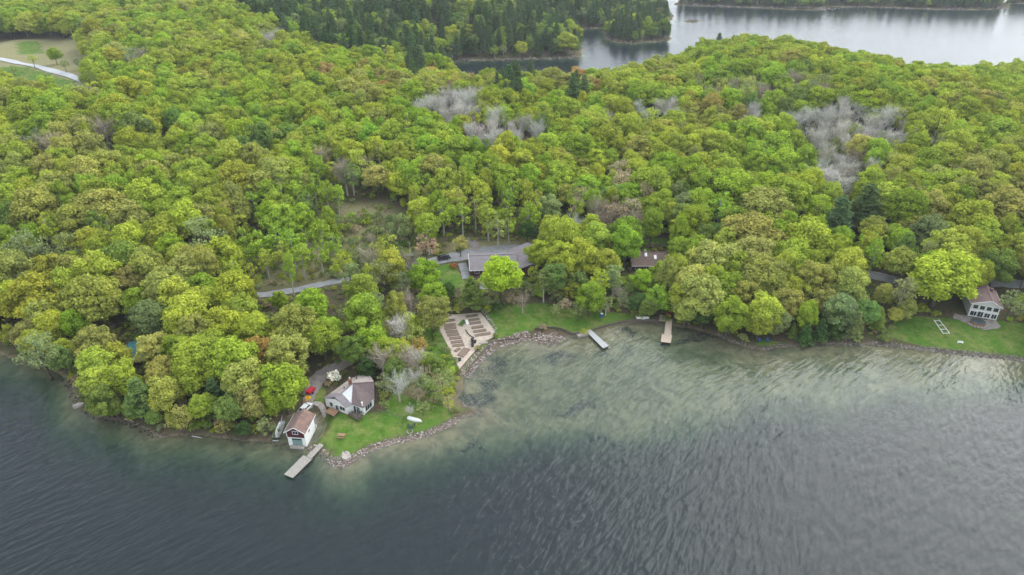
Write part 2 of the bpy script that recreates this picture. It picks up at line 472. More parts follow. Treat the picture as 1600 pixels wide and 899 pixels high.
# ------------------------------------------------------------------ ground sheet
LAWNS = [  # as pixels on the ground
    [(497, 704), (524, 727), (552, 716), (600, 694), (660, 682), (705, 664), (712, 650), (690, 632), (650, 624), (612, 612), (602, 640), (560, 652), (505, 640), (488, 622), (498, 600), (510, 612), (503, 640), (490, 670), (486, 699)],
    [(758, 492), (778, 480), (850, 474), (905, 484), (985, 490), (1000, 500), (965, 508), (925, 520), (900, 523), (877, 515), (835, 515), (800, 524), (776, 529), (772, 512)],
    [(765, 540), (755, 537), (735, 560), (719, 580), (724, 584), (745, 566)],
    [(676, 418), (704, 412), (722, 430), (728, 448), (700, 452), (682, 440)],
    [(1400, 530), (1385, 525), (1390, 505), (1430, 494), (1500, 500), (1600, 505), (1750, 510), (1750, 572), (1600, 562), (1500, 551), (1450, 544)],
    [(1000, 385), (1045, 380), (1045, 372), (1005, 374)],
    [(640, 500), (676, 497), (718, 580), (700, 600), (670, 560)],
    [(1180, 540), (1205, 543), (1220, 536), (1190, 530)],
    [(-60, 100), (30, 104), (90, 120), (120, 128), (110, 140), (60, 146), (-60, 140)], [(25, 66), (60, 64), (70, 84), (30, 86)],
]
BRUSHY = [[(530, 318), (600, 318), (625, 345), (560, 372), (520, 350)], [(380, 452), (520, 440), (640, 400), (620, 370), (540, 365), (420, 400)], [(1070, 118), (1200, 105), (1310, 125), (1300, 155), (1180, 158), (1060, 155)],
          [(680, 372), (880, 368), (870, 385), (700, 395)], [(60, 70), (130, 68), (135, 88), (60, 85)], [(600, 470), (676, 500), (716, 590), (712, 650), (640, 625), (600, 560)], [(-200, 60), (180, 60), (180, 150), (-200, 150)]]
xs, ys, hs = XX.ravel(), YY.ravel(), HH.ravel()
D_LAND = land_d(xs, ys)
PXg, PYg, DEPg = proj(xs, ys, hs)
ok_front = DEPg > 10
def mask_of(polys, soft):
    m = np.zeros(xs.shape)
    for q in polys:
        qw = [(PT(a, b).x, PT(a, b).y) for a, b in q]
        m = np.maximum(m, sstep(-soft, soft, sdf(qw, xs, ys)))
    return m
ga = mask_of(LAWNS, 1.2)
br = mask_of(BRUSHY, 5.0)
def blobs(lst):
    m = np.zeros(xs.shape)
    wx = (fbm(xs, ys, 9, 41) - .5) * 120; wy = (fbm(xs, ys, 7, 42) - .5) * 44
    PXg, PYg = globals()['PXg'] + wx, globals()['PYg'] + wy
    for a, b, rx, ry in lst:
        m = np.maximum(m, np.exp(-(((PXg - a) / rx) ** 2 + ((PYg - b) / ry) ** 2)))
    return m
weed_dark = blobs([(748, 592, 32, 26), (770, 568, 34, 20), (733, 625, 20, 24), (850, 676, 34, 5), (720, 698, 40, 8), (905, 640, 60, 16), (1100, 525, 60, 14), (1010, 528, 40, 8), (890, 562, 50, 12), (970, 690, 80, 12), (1190, 640, 60, 12)]) * .60  # weed and other dark patches on the lake bed
weed_dark = np.clip(weed_dark + .25 * sstep(2, 9, -hs), 0, 1)  # bed colour also darker with depth
quads = None
nx, ny = len(GX), len(GY)
idx = np.arange(nx * ny).reshape(ny, nx)
quads = np.stack([idx[:-1, :-1], idx[:-1, 1:], idx[1:, 1:], idx[1:, :-1]], -1).reshape(-1, 4)
M_GROUND = ground_material()
g_me = np_mesh('ground', np.stack([xs, ys, hs], 1), [quads], [M_GROUND], smooth=True)
for nm, arr in (('grass', ga), ('brush', br), ('weed_dark', weed_dark), ('bed', sstep(.12, -.12, 0) * 0 + (1 - sstep(-.15, .1, hs))), ('mud', (1 - sstep(.15, .75, hs)) * sstep(-.15, .1, hs))):
    at = g_me.attributes.new(nm, 'FLOAT', 'POINT'); at.data.foreach_set('value', arr.astype(np.float32))
ground = link('ground', g_me); tag(ground, kind='structure')

# lake: a closed body of water
wb = MB().box(-5200, -380, -60, 5200, 9200, 0)
lake = wb.build('lake_water', water_material()); tag(lake, kind='structure')

def drape(name, polys_px, mat, off=.06, step=1.2, world=False, parent=None):
    "a sheet laid on the ground inside the outline"
    obs = []
    poly = polys_px if world else [(PT(a, b).x, PT(a, b).y) for a, b in polys_px]
    pts = []; n = len(poly)
    for i in range(n):
        a = Vector(poly[i]); b = Vector(poly[(i + 1) % n]); k = max(1, int((b - a).length / step))
        pts += [a.lerp(b, j / k) for j in range(k)]
    nb = len(pts)
    x0 = min(p[0] for p in poly); x1 = max(p[0] for p in poly); y0 = min(p[1] for p in poly); y1 = max(p[1] for p in poly)
    gx, gy = np.meshgrid(np.arange(x0, x1, step), np.arange(y0, y1, step)); gx = gx.ravel(); gy = gy.ravel()
    s_ = sdf(poly, gx, gy); keep = s_ > step * .45
    pts += [Vector((a, b)) for a, b in zip(gx[keep], gy[keep])]
    vs_, es, fs, *_ = delaunay_2d_cdt(pts, [(i, (i + 1) % nb) for i in range(nb)], [], 1, 1e-5)
    zz = hgt([v[0] for v in vs_], [v[1] for v in vs_]) + off
    me = bpy.data.meshes.new(name)
    me.from_pydata([(v[0], v[1], z) for v, z in zip(vs_, zz)], [], [f for f in fs])
    me.materials.append(mat); me.update()
    bm = bmesh.new(); bm.from_mesh(me)
    for f in bm.faces:
        f.normal_update()
        if f.normal.z < 0: f.normal_flip()
        f.smooth = True
    bm.to_mesh(me); bm.free()
    return link(name, me, parent)
def ribbon(pts_px, widths):
    "road outline (world) from a centreline in pixels"
    c = [PT(a, b) for a, b in pts_px]
    # smooth the centreline
    cc = []; ww = []
    for i in range(len(c) - 1):
        p0 = c[max(i - 1, 0)]; p1 = c[i]; p2 = c[i + 1]; p3 = c[min(i + 2, len(c) - 1)]
        for k in range(6):
            t = k / 6
            cc.append(.5 * ((2 * p1) + (p2 - p0) * t + (2 * p0 - 5 * p1 + 4 * p2 - p3) * t * t + (3 * p1 - p0 - 3 * p2 + p3) * t ** 3))
            ww.append(widths[i] * (1 - t) + widths[i + 1] * t)
    cc.append(c[-1]); ww.append(widths[-1])
    L = []; Rr = []
    for i, p in enumerate(cc):
        d = (cc[min(i + 1, len(cc) - 1)] - cc[max(i - 1, 0)]); d.z = 0; d.normalize(); n = Vector((-d.y, d.x, 0))
        w = ww[i] / 2 * (1 + .08 * math.sin(i * 1.7))
        L.append((p.x + n.x * w, p.y + n.y * w)); Rr.append((p.x - n.x * w, p.y - n.y * w))
    return L + Rr[::-1]
# ------------------------------------------------------------------ trees
def unit(v): return v / np.maximum(np.linalg.norm(v, axis=-1, keepdims=True), 1e-9)
def cards(pos, nrm, w, l, g):
    "one four-cornered leaf clump at every position, facing nrm"
    n = len(pos)
    t = unit(np.cross(nrm, g.normal(size=(n, 3)))); b = np.cross(nrm, t)
    w = w[:, None]; l = l[:, None]
    bend = nrm * (l * .25)
    v = np.stack([pos - t * l, pos - b * w + bend * .6, pos + t * l, pos + b * w + bend * .2], 1).reshape(-1, 3)
    return v, np.arange(4 * n).reshape(n, 4)
def tube(path, rads, n=6):
    "tapered limb through the points"
    path = [Vector(p) for p in path]; vs_ = []; fs = []
    for i, p in enumerate(path):
        d = (path[min(i + 1, len(path) - 1)] - path[max(i - 1, 0)]).normalized()
        u = d.cross(Vector((.31, .95, .05))).normalized(); v = d.cross(u)
        for k in range(n):
            a = 2 * math.pi * k / n
            vs_.append(p + (u * math.cos(a) + v * math.sin(a)) * rads[i])
    for i in range(len(path) - 1):
        for k in range(n):
            fs.append((i * n + k, i * n + (k + 1) % n, (i + 1) * n + (k + 1) % n, (i + 1) * n + k))
    return np.array([tuple(v) for v in vs_]), np.array(fs)
class Acc:
    def __init__(s): s.v = []; s.f = []; s.vary = []; s.n = 0
    def add(s, v, f, vary):
        s.v.append(v); s.f.append(f + s.n); s.n += len(v)
        s.vary.append(np.full(len(f), vary) if np.isscalar(vary) else vary)
    def arrays(s): return np.concatenate(s.v), np.concatenate(s.f), np.concatenate(s.vary)

def limbs(acc, g, top, base_r, targets, lean=(0, 0), fork=.38):
    zt = top
    path = [(0, 0, -.8), (lean[0] * .2, lean[1] * .2, zt * .25), (lean[0] * .6, lean[1] * .6, zt * .55), (lean[0], lean[1], zt)]
    v, f = tube(path, [base_r * 1.25, base_r, base_r * .7, base_r * .25], 7); acc.add(v, f, .5)
    for q in targets:
        s = g.uniform(fork, .8)
        p0 = np.array([lean[0] * s, lean[1] * s, zt * s * .92]); q = np.array(q)
        mid = (p0 + q) / 2 + np.array([0, 0, -.35 * np.linalg.norm(q[:2] - p0[:2]) * .4])
        v, f = tube([p0, mid, q], [base_r * .42, base_r * .26, base_r * .08], 5); acc.add(v, f, .5)

def broadleaf(seed, nl=34, per=250, leaf=.22, vz=.92, low=-.35, sparse=0.0, narrow=1.0, cz=8.3, rz=6.1):
    g = np.random.default_rng(seed)
    RR = 5.0
    cen = []; rad = []
    tries = 0
    while len(cen) < nl and tries < 4000:
        tries += 1
        u = unit(g.normal(size=3)); 
        if u[2] < low: continue
        k = g.uniform(.58, .80) if g.random() > .16 else g.uniform(.2, .5)
        wide = 1.0 + .12 * math.sin(3 * math.atan2(u[1], u[0]) + seed) + .08 * math.sin(5 * math.atan2(u[1], u[0]) + 2 * seed)
        c = u * np.array([RR * narrow * wide, RR * narrow * wide, rz]) * k
        if u[2] < 0: c[:2] *= 1.06
        r_ = (g.uniform(.24, .38) if g.random() < .6 else g.uniform(.13, .22)) * RR * (1 if narrow > .8 else .75)
        if any(np.linalg.norm(c - cc) < .55 * (r_ + rr) for cc, rr in zip(cen, rad)): continue
        cen.append(c); rad.append(r_)
    cen = np.array(cen); rad = np.array(rad)
    acc = Acc()
    for i, (c, r_) in enumerate(zip(cen, rad)):
        n = int(per * (r_ / 1.45) ** 2)
        d = unit(g.normal(size=(n, 3)) + np.array([0, 0, .38]) + unit(c[None])[0] * .35)
        shell = np.where(g.random(n) < .24, g.uniform(1.0, 1.42, n), g.uniform(.74, 1.08, n)) if not sparse else g.uniform(.45, 1.12, n)
        pos = c + d * (r_ * shell)[:, None] * np.array([1, 1, vz * .82])
        inn = np.zeros(n, bool)
        for j in range(len(cen)):
            if j == i: continue
            inn |= np.linalg.norm((pos - cen[j]) / np.array([1, 1, vz * .82]), axis=1) < rad[j] * .82
        keep = ~inn
        if sparse: keep &= g.random(n) > sparse
        pos = pos[keep]; d = d[keep]; m = len(pos)
        if not m: continue
        nr = unit(d + g.normal(size=(m, 3)) * .55 + np.array([0, 0, .35]))
        w = g.uniform(.6, 1.25, m) * leaf; l = w * g.uniform(1.0, 1.7, m)
        v, f = cards(pos, nr, w, l, g)
        acc.add(v + np.array([0, 0, cz]), f, np.clip(.5 + g.normal() * .16 + g.normal(size=m) * .24, 0, 1))
    wood = Acc()
    tg = [cen[i] * .86 + np.array([0, 0, cz]) for i in g.choice(len(cen), min(9, len(cen)), replace=False)]
    limbs(wood, g, cz + rz * .5, .26, tg, lean=(g.uniform(-.6, .6), g.uniform(-.6, .6)))
    return acc, wood

def conifer(seed, h=16.0, rb=3.2, pine=True):
    g = np.random.default_rng(seed); acc = Acc(); wood = Acc()
    limbs(wood, g, h * .97, .22, [])
    z = h * (.12 if not pine else .2); lv = 0
    while z < h * .985:
        t = (z - h * .12) / (h * .88)
        rr = rb * (1 - t) ** (.75 if not pine else .6) * g.uniform(.8, 1.15) + .18
        nb = int(g.integers(5, 8)); a0 = g.uniform(0, 6.28)
        for k in range(nb):
            a = a0 + 6.283 * k / nb + g.uniform(-.3, .3); L = rr * g.uniform(.7, 1.12)
            n = max(6, int(L * 17)); s = np.sqrt(g.uniform(.02, 1, n)) * L
            wd = (.16 + .24 * np.sin(np.clip(s / L, 0, 1) * 3.0)) * L * .75 + .12
            off = g.uniform(-1, 1, n) * wd
            droop = (-.14 if not pine else .10) * s * (s / L) + (.02 * s)
            px = np.cos(a) * s - np.sin(a) * off; py = np.sin(a) * s + np.cos(a) * off
            pos = np.stack([px, py, z + droop + g.normal(size=n) * .12], 1)
            nr = unit(np.stack([np.cos(a) * .35 * np.ones(n), np.sin(a) * .35 * np.ones(n), np.ones(n)], 1) + g.normal(size=(n, 3)) * .4)
            w = g.uniform(.10, .2, n); l = w * g.uniform(1.5, 2.6, n)
            v, f = cards(pos, nr, w, l, g)
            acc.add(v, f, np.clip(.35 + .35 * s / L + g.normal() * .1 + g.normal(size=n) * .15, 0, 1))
            if pine and L > 1.2:
                v, f = tube([(0, 0, z - .15), (math.cos(a) * L * .8, math.sin(a) * L * .8, z + .05)], [.06, .02], 4); wood.add(v, f, .5)
        z += (.62 if not pine else .95) * g.uniform(.8, 1.2) * (1 - .35 * t)
    return acc, wood

def bare(seed, h=14.0, rb=3.6, n=1500):
    g = np.random.default_rng(seed); wood = Acc()
    v, f = tube([(0, 0, -.8), (.1, .1, h * .3), (g.uniform(-.3, .3), g.uniform(-.3, .3), h * .6), (g.uniform(-.6, .6), g.uniform(-.6, .6), h * .93)], [.26, .2, .12, .03], 7); wood.add(v, f, .5)
    segs = []
    for k in range(26):
        a = g.uniform(0, 6.28); z0 = h * g.uniform(.28, .75); L = h * g.uniform(.2, .42) * (1.15 - z0 / h); out = rb * g.uniform(.35, 1.0)
        p0 = np.array([0, 0, z0]); p1 = p0 + np.array([math.cos(a) * out * .5, math.sin(a) * out * .5, L * .35]); p2 = p1 + np.array([math.cos(a) * out * .5, math.sin(a) * out * .5, L * .9])
        v, f = tube([p0, p1, p2], [.10, .065, .02], 4); wood.add(v, f, .5); segs += [(p0, p1), (p1, p2), (p1, p2)]
    s = [segs[i] for i in g.integers(0, len(segs), n)]; A = np.array([q[0] for q in s]); B = np.array([q[1] for q in s])
    st = A + (B - A) * g.random((n, 1)) + g.normal(size=(n, 3)) * .42; dr = unit((B - A) * .25 + np.array([0, 0, .75]) + g.normal(size=(n, 3)) * .5)
    L = g.uniform(.4, 1.3, n)[:, None]; side = unit(np.cross(dr, g.normal(size=(n, 3)))) * g.uniform(.016, .034, n)[:, None]
    v = np.stack([st - side, st + side, st + dr * L], 1).reshape(-1, 3)
    return (v, np.arange(3 * n).reshape(n, 3), g.random(n)), wood, None

def mesh_parts(tag_, crown, wood, crown_mat, wood_mat):
    cv, cf, cva = crown if isinstance(crown, tuple) else crown.arrays()
    wv, wf, wva = wood.arrays()
    c_me = np_mesh(tag_ + '_crown', cv, [cf], [crown_mat], vary=cva)
    w_me = np_mesh(tag_ + '_trunk', wv, [wf], [wood_mat], vary=wva, smooth=True)
    faces = [cf, wf + len(cv)]
    j_me = np_mesh(tag_, np.concatenate([cv, wv]), faces, [crown_mat, wood_mat], midx=[0] * len(cf) + [1] * len(wf), vary=np.concatenate([cva, wva]))
    return c_me, w_me, j_me

PROTO = {}      # kind -> list of (crown, trunk, joined, radius, height)
def reg(kind, parts, r_, h): PROTO.setdefault(kind, []).append((*parts, r_, h))
for s in range(7):   # seven different broadleaf crowns
    c, w = broadleaf(100 + s, nl=[54, 60, 50, 66, 56, 48, 58][s], rz=[6.2, 5.8, 6.6, 5.5, 6.0, 7.0, 6.3][s], low=[-.75, -.65, -.85, -.6, -.6, -.9, -.8][s], cz=[8.4, 8.2, 8.2, 8.4, 8.2, 8.0, 8.4][s])
    reg('broadleaf', mesh_parts('broadleaf_tree', c, w, M_LEAF, M_BARK), 5.2, 14.6)
for s in range(3):     # upright, loose young trees with pale stems
    c, w = broadleaf(200 + s, nl=26, per=120, leaf=.24, low=-.75, narrow=.62, sparse=.25, rz=6.0, cz=8.4)
    reg('slender', mesh_parts('slender_tree', c, w, M_LEAF, M_PALEBARK), 3.3, 14.4)
for s in range(3):     # thin hazy crowns just coming into leaf
    c, w = broadleaf(300 + s, nl=30, per=85, leaf=.2, low=-.75, sparse=.35, rz=6.0)
    reg('hazy', mesh_parts('budding_tree', c, w, M_LEAF, M_BARK), 5.1, 14.4)
for s in range(3):
    c, w = conifer(400 + s, 17, 3.7, True); reg('pine', mesh_parts('pine_tree', c, w, M_LEAF, M_BARK), 3.6, 17)
for s in range(3):
    c, w = conifer(450 + s, 15, 2.6, False); reg('spruce', mesh_parts('spruce_tree', c, w, M_LEAF, M_BARK), 2.6, 15)
for s in range(2):     # cedars, dense little cones
    c, w = conifer(480 + s, 9, 2.4, False); reg('cedar', mesh_parts('cedar_tree', c, w, M_LEAF, M_BARK), 2.4, 9)
for s in range(3):
    c, w, _ = bare(500 + s, n=2000); reg('bare', mesh_parts('bare_tree', c, w, M_TWIG, M_PALEBARK), 4.0, 14.0)
for s in range(3):     # bushes
    c, w = broadleaf(600 + s, nl=14, per=60, leaf=.3, low=-.1, rz=3.4, cz=2.6); reg('bush', mesh_parts('bush', c, w, M_LEAF, M_BARK), 5.0, 6.3)

TINT = dict(G=(.25, .355, .042), Y=(.31, .375, .052), O=(.31, .335, .085), B=(.37, .26, .09), M=(.17, .245, .06), D=(.065, .12, .035),
            S=(.22, .27, .11), P=(.088, .142, .058), W=(.58, .55, .49), T=(.34, .28, .19), X=(.95, .95, .88), L=(.27, .40, .035))
NAMES = dict(G='lime green', Y='yellow green', O='olive gold', B='russet orange', M='mid green', D='dark green', S='sage green', P='blue green', W='silver grey', T='pale brown', X='white', L='bright lime')
KIND_NAME = dict(broadleaf='broadleaf_tree', slender='slender_tree', hazy='budding_tree', pine='pine_tree', spruce='spruce_tree', cedar='cedar_tree', bare='bare_tree', bush='bush')
KIND_WORDS = dict(broadleaf='broadleaf', slender='slender tree', hazy='budding tree', pine='layered pine', spruce='narrow spruce', cedar='small cedar', bare='leafless tree', bush='low bush')

T_KIND = []; T_CLS = []; T_X = []; T_Y = []; T_R = []; T_H = []; T_TINT = []; T_ROT = []; T_VAR = []; T_HAND = []
def jitter_tint(c, a=.16):
    b = np.array(TINT[c]) * rng.uniform(1 - a, 1 + a)
    if c in 'WTX': return tuple(np.clip(b * (1 + rng.normal(size=3) * .03), 0, .95))
    return tuple(np.clip(b * (1 + rng.normal(size=3) * np.array([.05, .035, .09])), 0, .95))
def add_tree(kind, cls, x, y, r_, h, hand=False):
    T_KIND.append(kind); T_CLS.append(cls); T_X.append(x); T_Y.append(y); T_R.append(r_); T_H.append(h)
    T_TINT.append(jitter_tint(cls)); T_ROT.append(rng.uniform(0, 6.283)); T_VAR.append(int(rng.integers(0, 100))); T_HAND.append(hand)

# trees that stand out in the photograph: crown centre x, y, half width (pixels), colour, kind
b_, s_, z_, p_, r__, c__, w__ = 'broadleaf', 'slender', 'hazy', 'pine', 'spruce', 'cedar', 'bare'
HAND = [
 (54,324,35,'O'),(115,341,28,'O'),(158,320,38,'O'),(20,334,25,'M'),(81,347,20,'G'),(222,304,30,'Y'),(280,314,25,'G'),(222,330,22,'G'),(202,337,28,'O'),(162,347,18,'G'),
 (267,388,27,'G'),(313,368,35,'S',z_),(202,378,30,'Y'),(40,388,35,'S',z_),(101,388,28,'S',z_),(142,378,25,'Y'),(189,405,33,'M'),(230,410,22,'O'),(24,428,35,'O'),(64,425,18,'D'),
 (111,412,22,'Y'),(54,459,42,'Y'),(148,428,36,'Y'),(145,464,38,'O'),(256,444,33,'O'),(213,468,24,'G'),(358,424,21,'Y',z_),(314,447,26,'G'),(277,464,32,'Y'),(321,467,23,'Y'),
 (236,493,27,'S'),(290,489,34,'Y'),(304,515,30,'O'),(351,505,28,'Y'),(436,466,14,'G'),(486,474,27,'G'),(391,510,25,'Y'),(405,518,27,'Y'),(459,505,36,'O'),(516,512,20,'G'),
 (452,550,32,'O'),(405,549,26,'B'),(503,524,28,'G'),(145,532,28,'O'),(115,500,20,'Y'),(61,545,34,'S',z_),(94,557,20,'M'),(148,565,27,'Y'),(180,553,22,'Y'),
 (243,542,26,'O'),(304,552,36,'Y'),(337,537,24,'Y'),(150,594,27,'Y'),(187,590,29,'Y'),(159,625,24,'M'),(219,622,24,'M',p_),(256,611,27,'O'),(253,583,26,'O'),(302,573,33,'Y'),
 (314,632,21,'Y'),(334,613,17,'P',p_),(358,635,23,'M'),(381,591,33,'O'),(391,621,26,'O'),(441,598,36,'G'),(415,664,15,'S',z_),(381,668,12,'D'),(279,650,22,'O',z_),
 (205,635,14,'M'),(350,662,14,'O',z_),(240,650,12,'M'),(178,636,13,'M'),(426,632,16,'G'),
 # middle
 (692,331,18,'G',s_),(722,331,18,'G',s_),(658,326,21,'Y'),(763,339,17,'Y',s_),(790,331,16,'G',s_),(778,352,16,'O',s_),(827,336,17,'G',s_),(824,358,15,'D'),(854,295,18,'G'),(857,322,19,'S'),
 (864,353,21,'Y'),(898,350,15,'W',w__),(884,302,17,'O'),(932,373,26,'Y'),(979,360,26,'G'),(1016,326,24,'G'),(1036,316,23,'G'),(782,426,31,'L'),(844,393,22,'Y'),(878,400,28,'Y'),
 (911,400,28,'Y'),(948,405,21,'Y'),(866,430,22,'M'),(921,462,22,'G'),(905,482,13,'S',z_),(884,475,11,'T',z_),(867,459,12,'S',z_),(844,453,9,'G'),(817,470,13,'T',w__),(736,459,19,'M',p_),
 (700,452,12,'D'),(622,352,22,'S',z_),(600,392,17,'Y',z_),(560,398,14,'S',z_),(580,372,10,'T',w__),(662,427,24,'G'),(678,459,21,'G'),(611,414,24,'Y'),(641,470,21,'T',w__),(628,510,22,'W',w__),(567,490,31,'G'),(584,530,24,'G'),
 (550,543,23,'M'),(548,484,20,'S',z_),(597,560,22,'T',w__),(564,451,24,'Y'),(547,427,20,'S',z_),(665,383,19,'T',z_),(719,380,14,'O',z_),(1004,436,17,'G'),(1034,424,17,'G'),(1018,440,13,'G'),(1028,462,20,'G'),
 (996,470,15,'D'),(1065,460,23,'Y'),(959,432,17,'S',s_),(969,457,13,'T',w__),(640,560,22,'T',w__),(622,600,20,'W',w__),(600,600,16,'S',z_),(655,540,16,'B',z_),(628,440,18,'S',z_),(880,430,18,'O',z_),
 (650,590,14,'W',w__),(574,572,16,'D'),(690,590,18,'S',z_),(668,560,14,'M',z_),(640,640,8,'W',w__),(676,610,16,'M',z_),(940,478,10,'T',w__),(955,440,14,'M'),(985,500,0.1,'M'),
 (655,615,12,'T',z_),(698,612,12,'Y',z_),
 (606,545,21,'Y'),(590,505,21,'O',z_),(618,575,18,'M'),(646,525,20,'O',z_),(702,575,11,'Y',z_),(684,570,13,'M'),(664,600,15,'S'),(662,560,15,'Y',z_),(640,505,17,'Y'),(700,630,9,'O',z_),(630,545,16,'Y'),(585,470,18,'S',z_),(652,560,17,'W',w__),(660,635,11,'S',z_),(600,630,9,'M',z_),
 (850,440,15,'S',s_),(893,452,15,'Y',z_),(938,440,17,'Y',s_),(976,470,13,'S',z_),(905,438,17,'M'),(830,452,11,'S',z_),(985,450,12,'M',z_),(868,482,9,'S',z_),(948,470,11,'S',s_),(800,465,10,'T',z_),(930,482,9,'M',z_),(760,470,9,'S',z_),(1012,478,14,'M'),
 (836,428,14,'Y',z_),(812,442,9,'S',z_),(20,108,7,'M',z_),(70,122,7,'M',z_),(50,92,8,'G',z_),(100,100,8,'S',z_),(84,84,10,'G'),(105,146,8,'M',z_),(140,110,9,'M'),(120,96,8,'S',w__),(10,130,9,'O'),(45,140,8,'S',z_),
 # birch rows by the clearing
 (380,375,16,'G',s_),(405,380,17,'G',s_),(430,372,18,'G',s_),(455,378,18,'G',s_),(478,372,17,'G',s_),(500,365,17,'G',s_),(440,395,16,'Y',s_),(470,400,16,'Y',s_),(500,395,16,'G',s_),(520,380,14,'G',s_),
 (415,405,14,'Y',s_),(388,402,13,'G',s_),
 (395,310,15,'G',s_),(415,300,16,'G',s_),(440,295,16,'G',s_),(465,300,15,'G',s_),(490,290,16,'G',s_),(510,300,15,'G',s_),(526,305,13,'G',s_),(450,320,14,'Y',s_),(480,318,14,'M',s_),
 # right
 (1114,405,38,'O'),(1080,439,29,'O'),(1144,415,31,'Y'),(1192,425,36,'O'),(1100,457,33,'O'),(1208,451,27,'O'),(1141,489,27,'G'),(1100,488,18,'D'),(1073,484,20,'O'),(1195,484,28,'Y'),
 (1188,503,20,'Y'),(1215,498,20,'S'),(1171,360,43,'O'),(1195,320,43,'O'),(1262,370,38,'Y'),(1232,302,34,'G'),(1151,295,33,'G'),(1094,314,22,'G'),(1070,322,20,'S'),(1310,345,26,'P',p_),
 (1353,325,30,'P',p_),(1360,382,19,'G'),(1397,366,19,'G'),(1384,309,27,'Y'),(1451,322,27,'O'),(1455,360,28,'S'),(1519,339,34,'Y'),(1576,322,38,'O'),(1482,387,34,'Y'),(1411,407,26,'O'),
 (1475,427,50,'Y'),(1560,412,26,'M'),(1593,388,27,'Y'),(1327,410,27,'Y'),(1276,434,28,'O'),(1330,444,28,'O'),(1259,487,17,'B'),(1384,458,16,'O'),(1412,456,19,'S',s_),(1316,484,25,'S'),
 (1354,486,22,'M'),(1239,516,8,'M',c__),(1259,520,12,'D',c__),(1283,516,12,'D',c__),(1306,505,15,'D',c__),(1338,508,14,'S',c__),(1373,498,12,'M',c__),(1400,490,12,'O'),(1582,472,20,'S',z_),
 (1232,470,24,'O'),(1165,460,26,'O'),(1130,430,24,'Y'),(1290,470,20,'O'),(1240,400,30,'Y'),(1420,480,14,'O'),(1180,395,30,'O'),(1600,470,14,'Y',z_),
]
def crown_site(px, py, rpx, kind):
    z = 9.0
    for _ in range(10):
        q = P(px, py, z); dep = q.y * CP - (q.z - H_CAM) * SP
        r_ = rpx * dep / FOC
        _, _, _, pr, ph = PROTO[kind][0]
        if kind == 'pine': h = min(max(r_ * 3.3, 8), 20); zc = .5 * h
        elif kind == 'spruce': h = min(max(r_ * ph / pr, 9), 21); zc = .52 * h
        elif kind == 'cedar': h = min(max(r_ * 3.4, 5), 10); zc = .5 * h
        elif kind == 'slender': h = min(max(r_ * 4.2, 9), 17); zc = .6 * h
        elif kind == 'bare': h = min(max(r_ * 2.9, 4), 15); zc = .62 * h; r_ *= 1.15
        else: h = min(max(r_ * 2.75, 4.5), 20); zc = .62 * h
        z = .5 * z + .5 * (max(h1(q.x, q.y), 0) + zc)
    return q.x, q.y, r_, h
for t in HAND:
    px, py, rp, cl = t[:4]; kind = t[4] if len(t) > 4 else 'broadleaf'
    if rp < 1: continue
    x, y, r_, h = crown_site(px, py, rp, kind)
    add_tree(kind, cl, x, y, r_ * 1.04, h, True)

# where nothing may cover the view (pixels)
KEEP = [
    [(478, 612), (492, 588), (520, 572), (548, 584), (582, 582), (600, 600), (600, 622), (650, 622), (700, 632), (712, 648), (760, 640), (700, 672), (600, 700), (524, 735), (440, 755), (440, 700), (428, 692), (430, 670), (448, 655), (462, 636)],
    [(676, 500), (684, 488), (752, 486), (776, 486), (850, 486), (890, 498), (960, 496), (985, 495), (1045, 498), (1055, 540), (900, 560), (720, 600)],
    [(672, 408), (700, 398), (740, 390), (830, 383), (846, 392), (826, 420), (826, 432), (728, 432), (726, 446), (690, 446), (680, 430)],
    [(676, 382), (735, 376), (745, 392), (690, 398)], [(984, 393), (1042, 394), (1040, 414), (990, 418)], [(1002, 372), (1046, 372), (1046, 386), (1002, 386)],
    [(365, 455), (420, 452), (450, 440), (530, 436), (530, 448), (460, 462), (365, 466)],
    [(1506, 448), (1560, 446), (1566, 505), (1506, 505), (1440, 498), (1395, 500), (1385, 530), (1600, 560), (1600, 500), (1566, 505)],
    [(535, 316), (604, 318), (632, 345), (600, 362), (560, 368), (528, 345)],
    [(190, 532), (222, 532), (226, 560), (192, 556)], [(165, 495), (203, 495), (203, 525), (165, 525)],
    [(0, 88), (60, 98), (145, 128), (150, 140), (60, 110), (0, 97)], [(30, 70), (50, 68), (70, 82), (60, 90)],
    [(1358, 424), (1398, 424), (1398, 442), (1358, 442)], [(1570, 434), (1610, 434), (1610, 452), (1574, 450)],
]
NOGROW = KEEP + [[(440, 348), (530, 330), (530, 372), (450, 372)], [(365, 396), (520, 378), (540, 440), (366, 460)], [(520, 315), (640, 315), (652, 400), (570, 430), (520, 428)], [(660, 400), (850, 385), (850, 440), (730, 450), (700, 470), (690, 490), (600, 700), (440, 700), (460, 600), (520, 570), (600, 575), (640, 610), (690, 560), (670, 500)],
    [(360, 452), (420, 448), (450, 436), (560, 420), (640, 405), (645, 395), (540, 395), (440, 425), (380, 440)], [(770, 460), (1000, 440), (1000, 510), (770, 530)], [(975, 390), (1050, 390), (1050, 430), (975, 430)], [(1400, 480), (1620, 470), (1620, 570), (1400, 540)],
    [(-100, 62), (130, 62), (140, 140), (-100, 146)]]
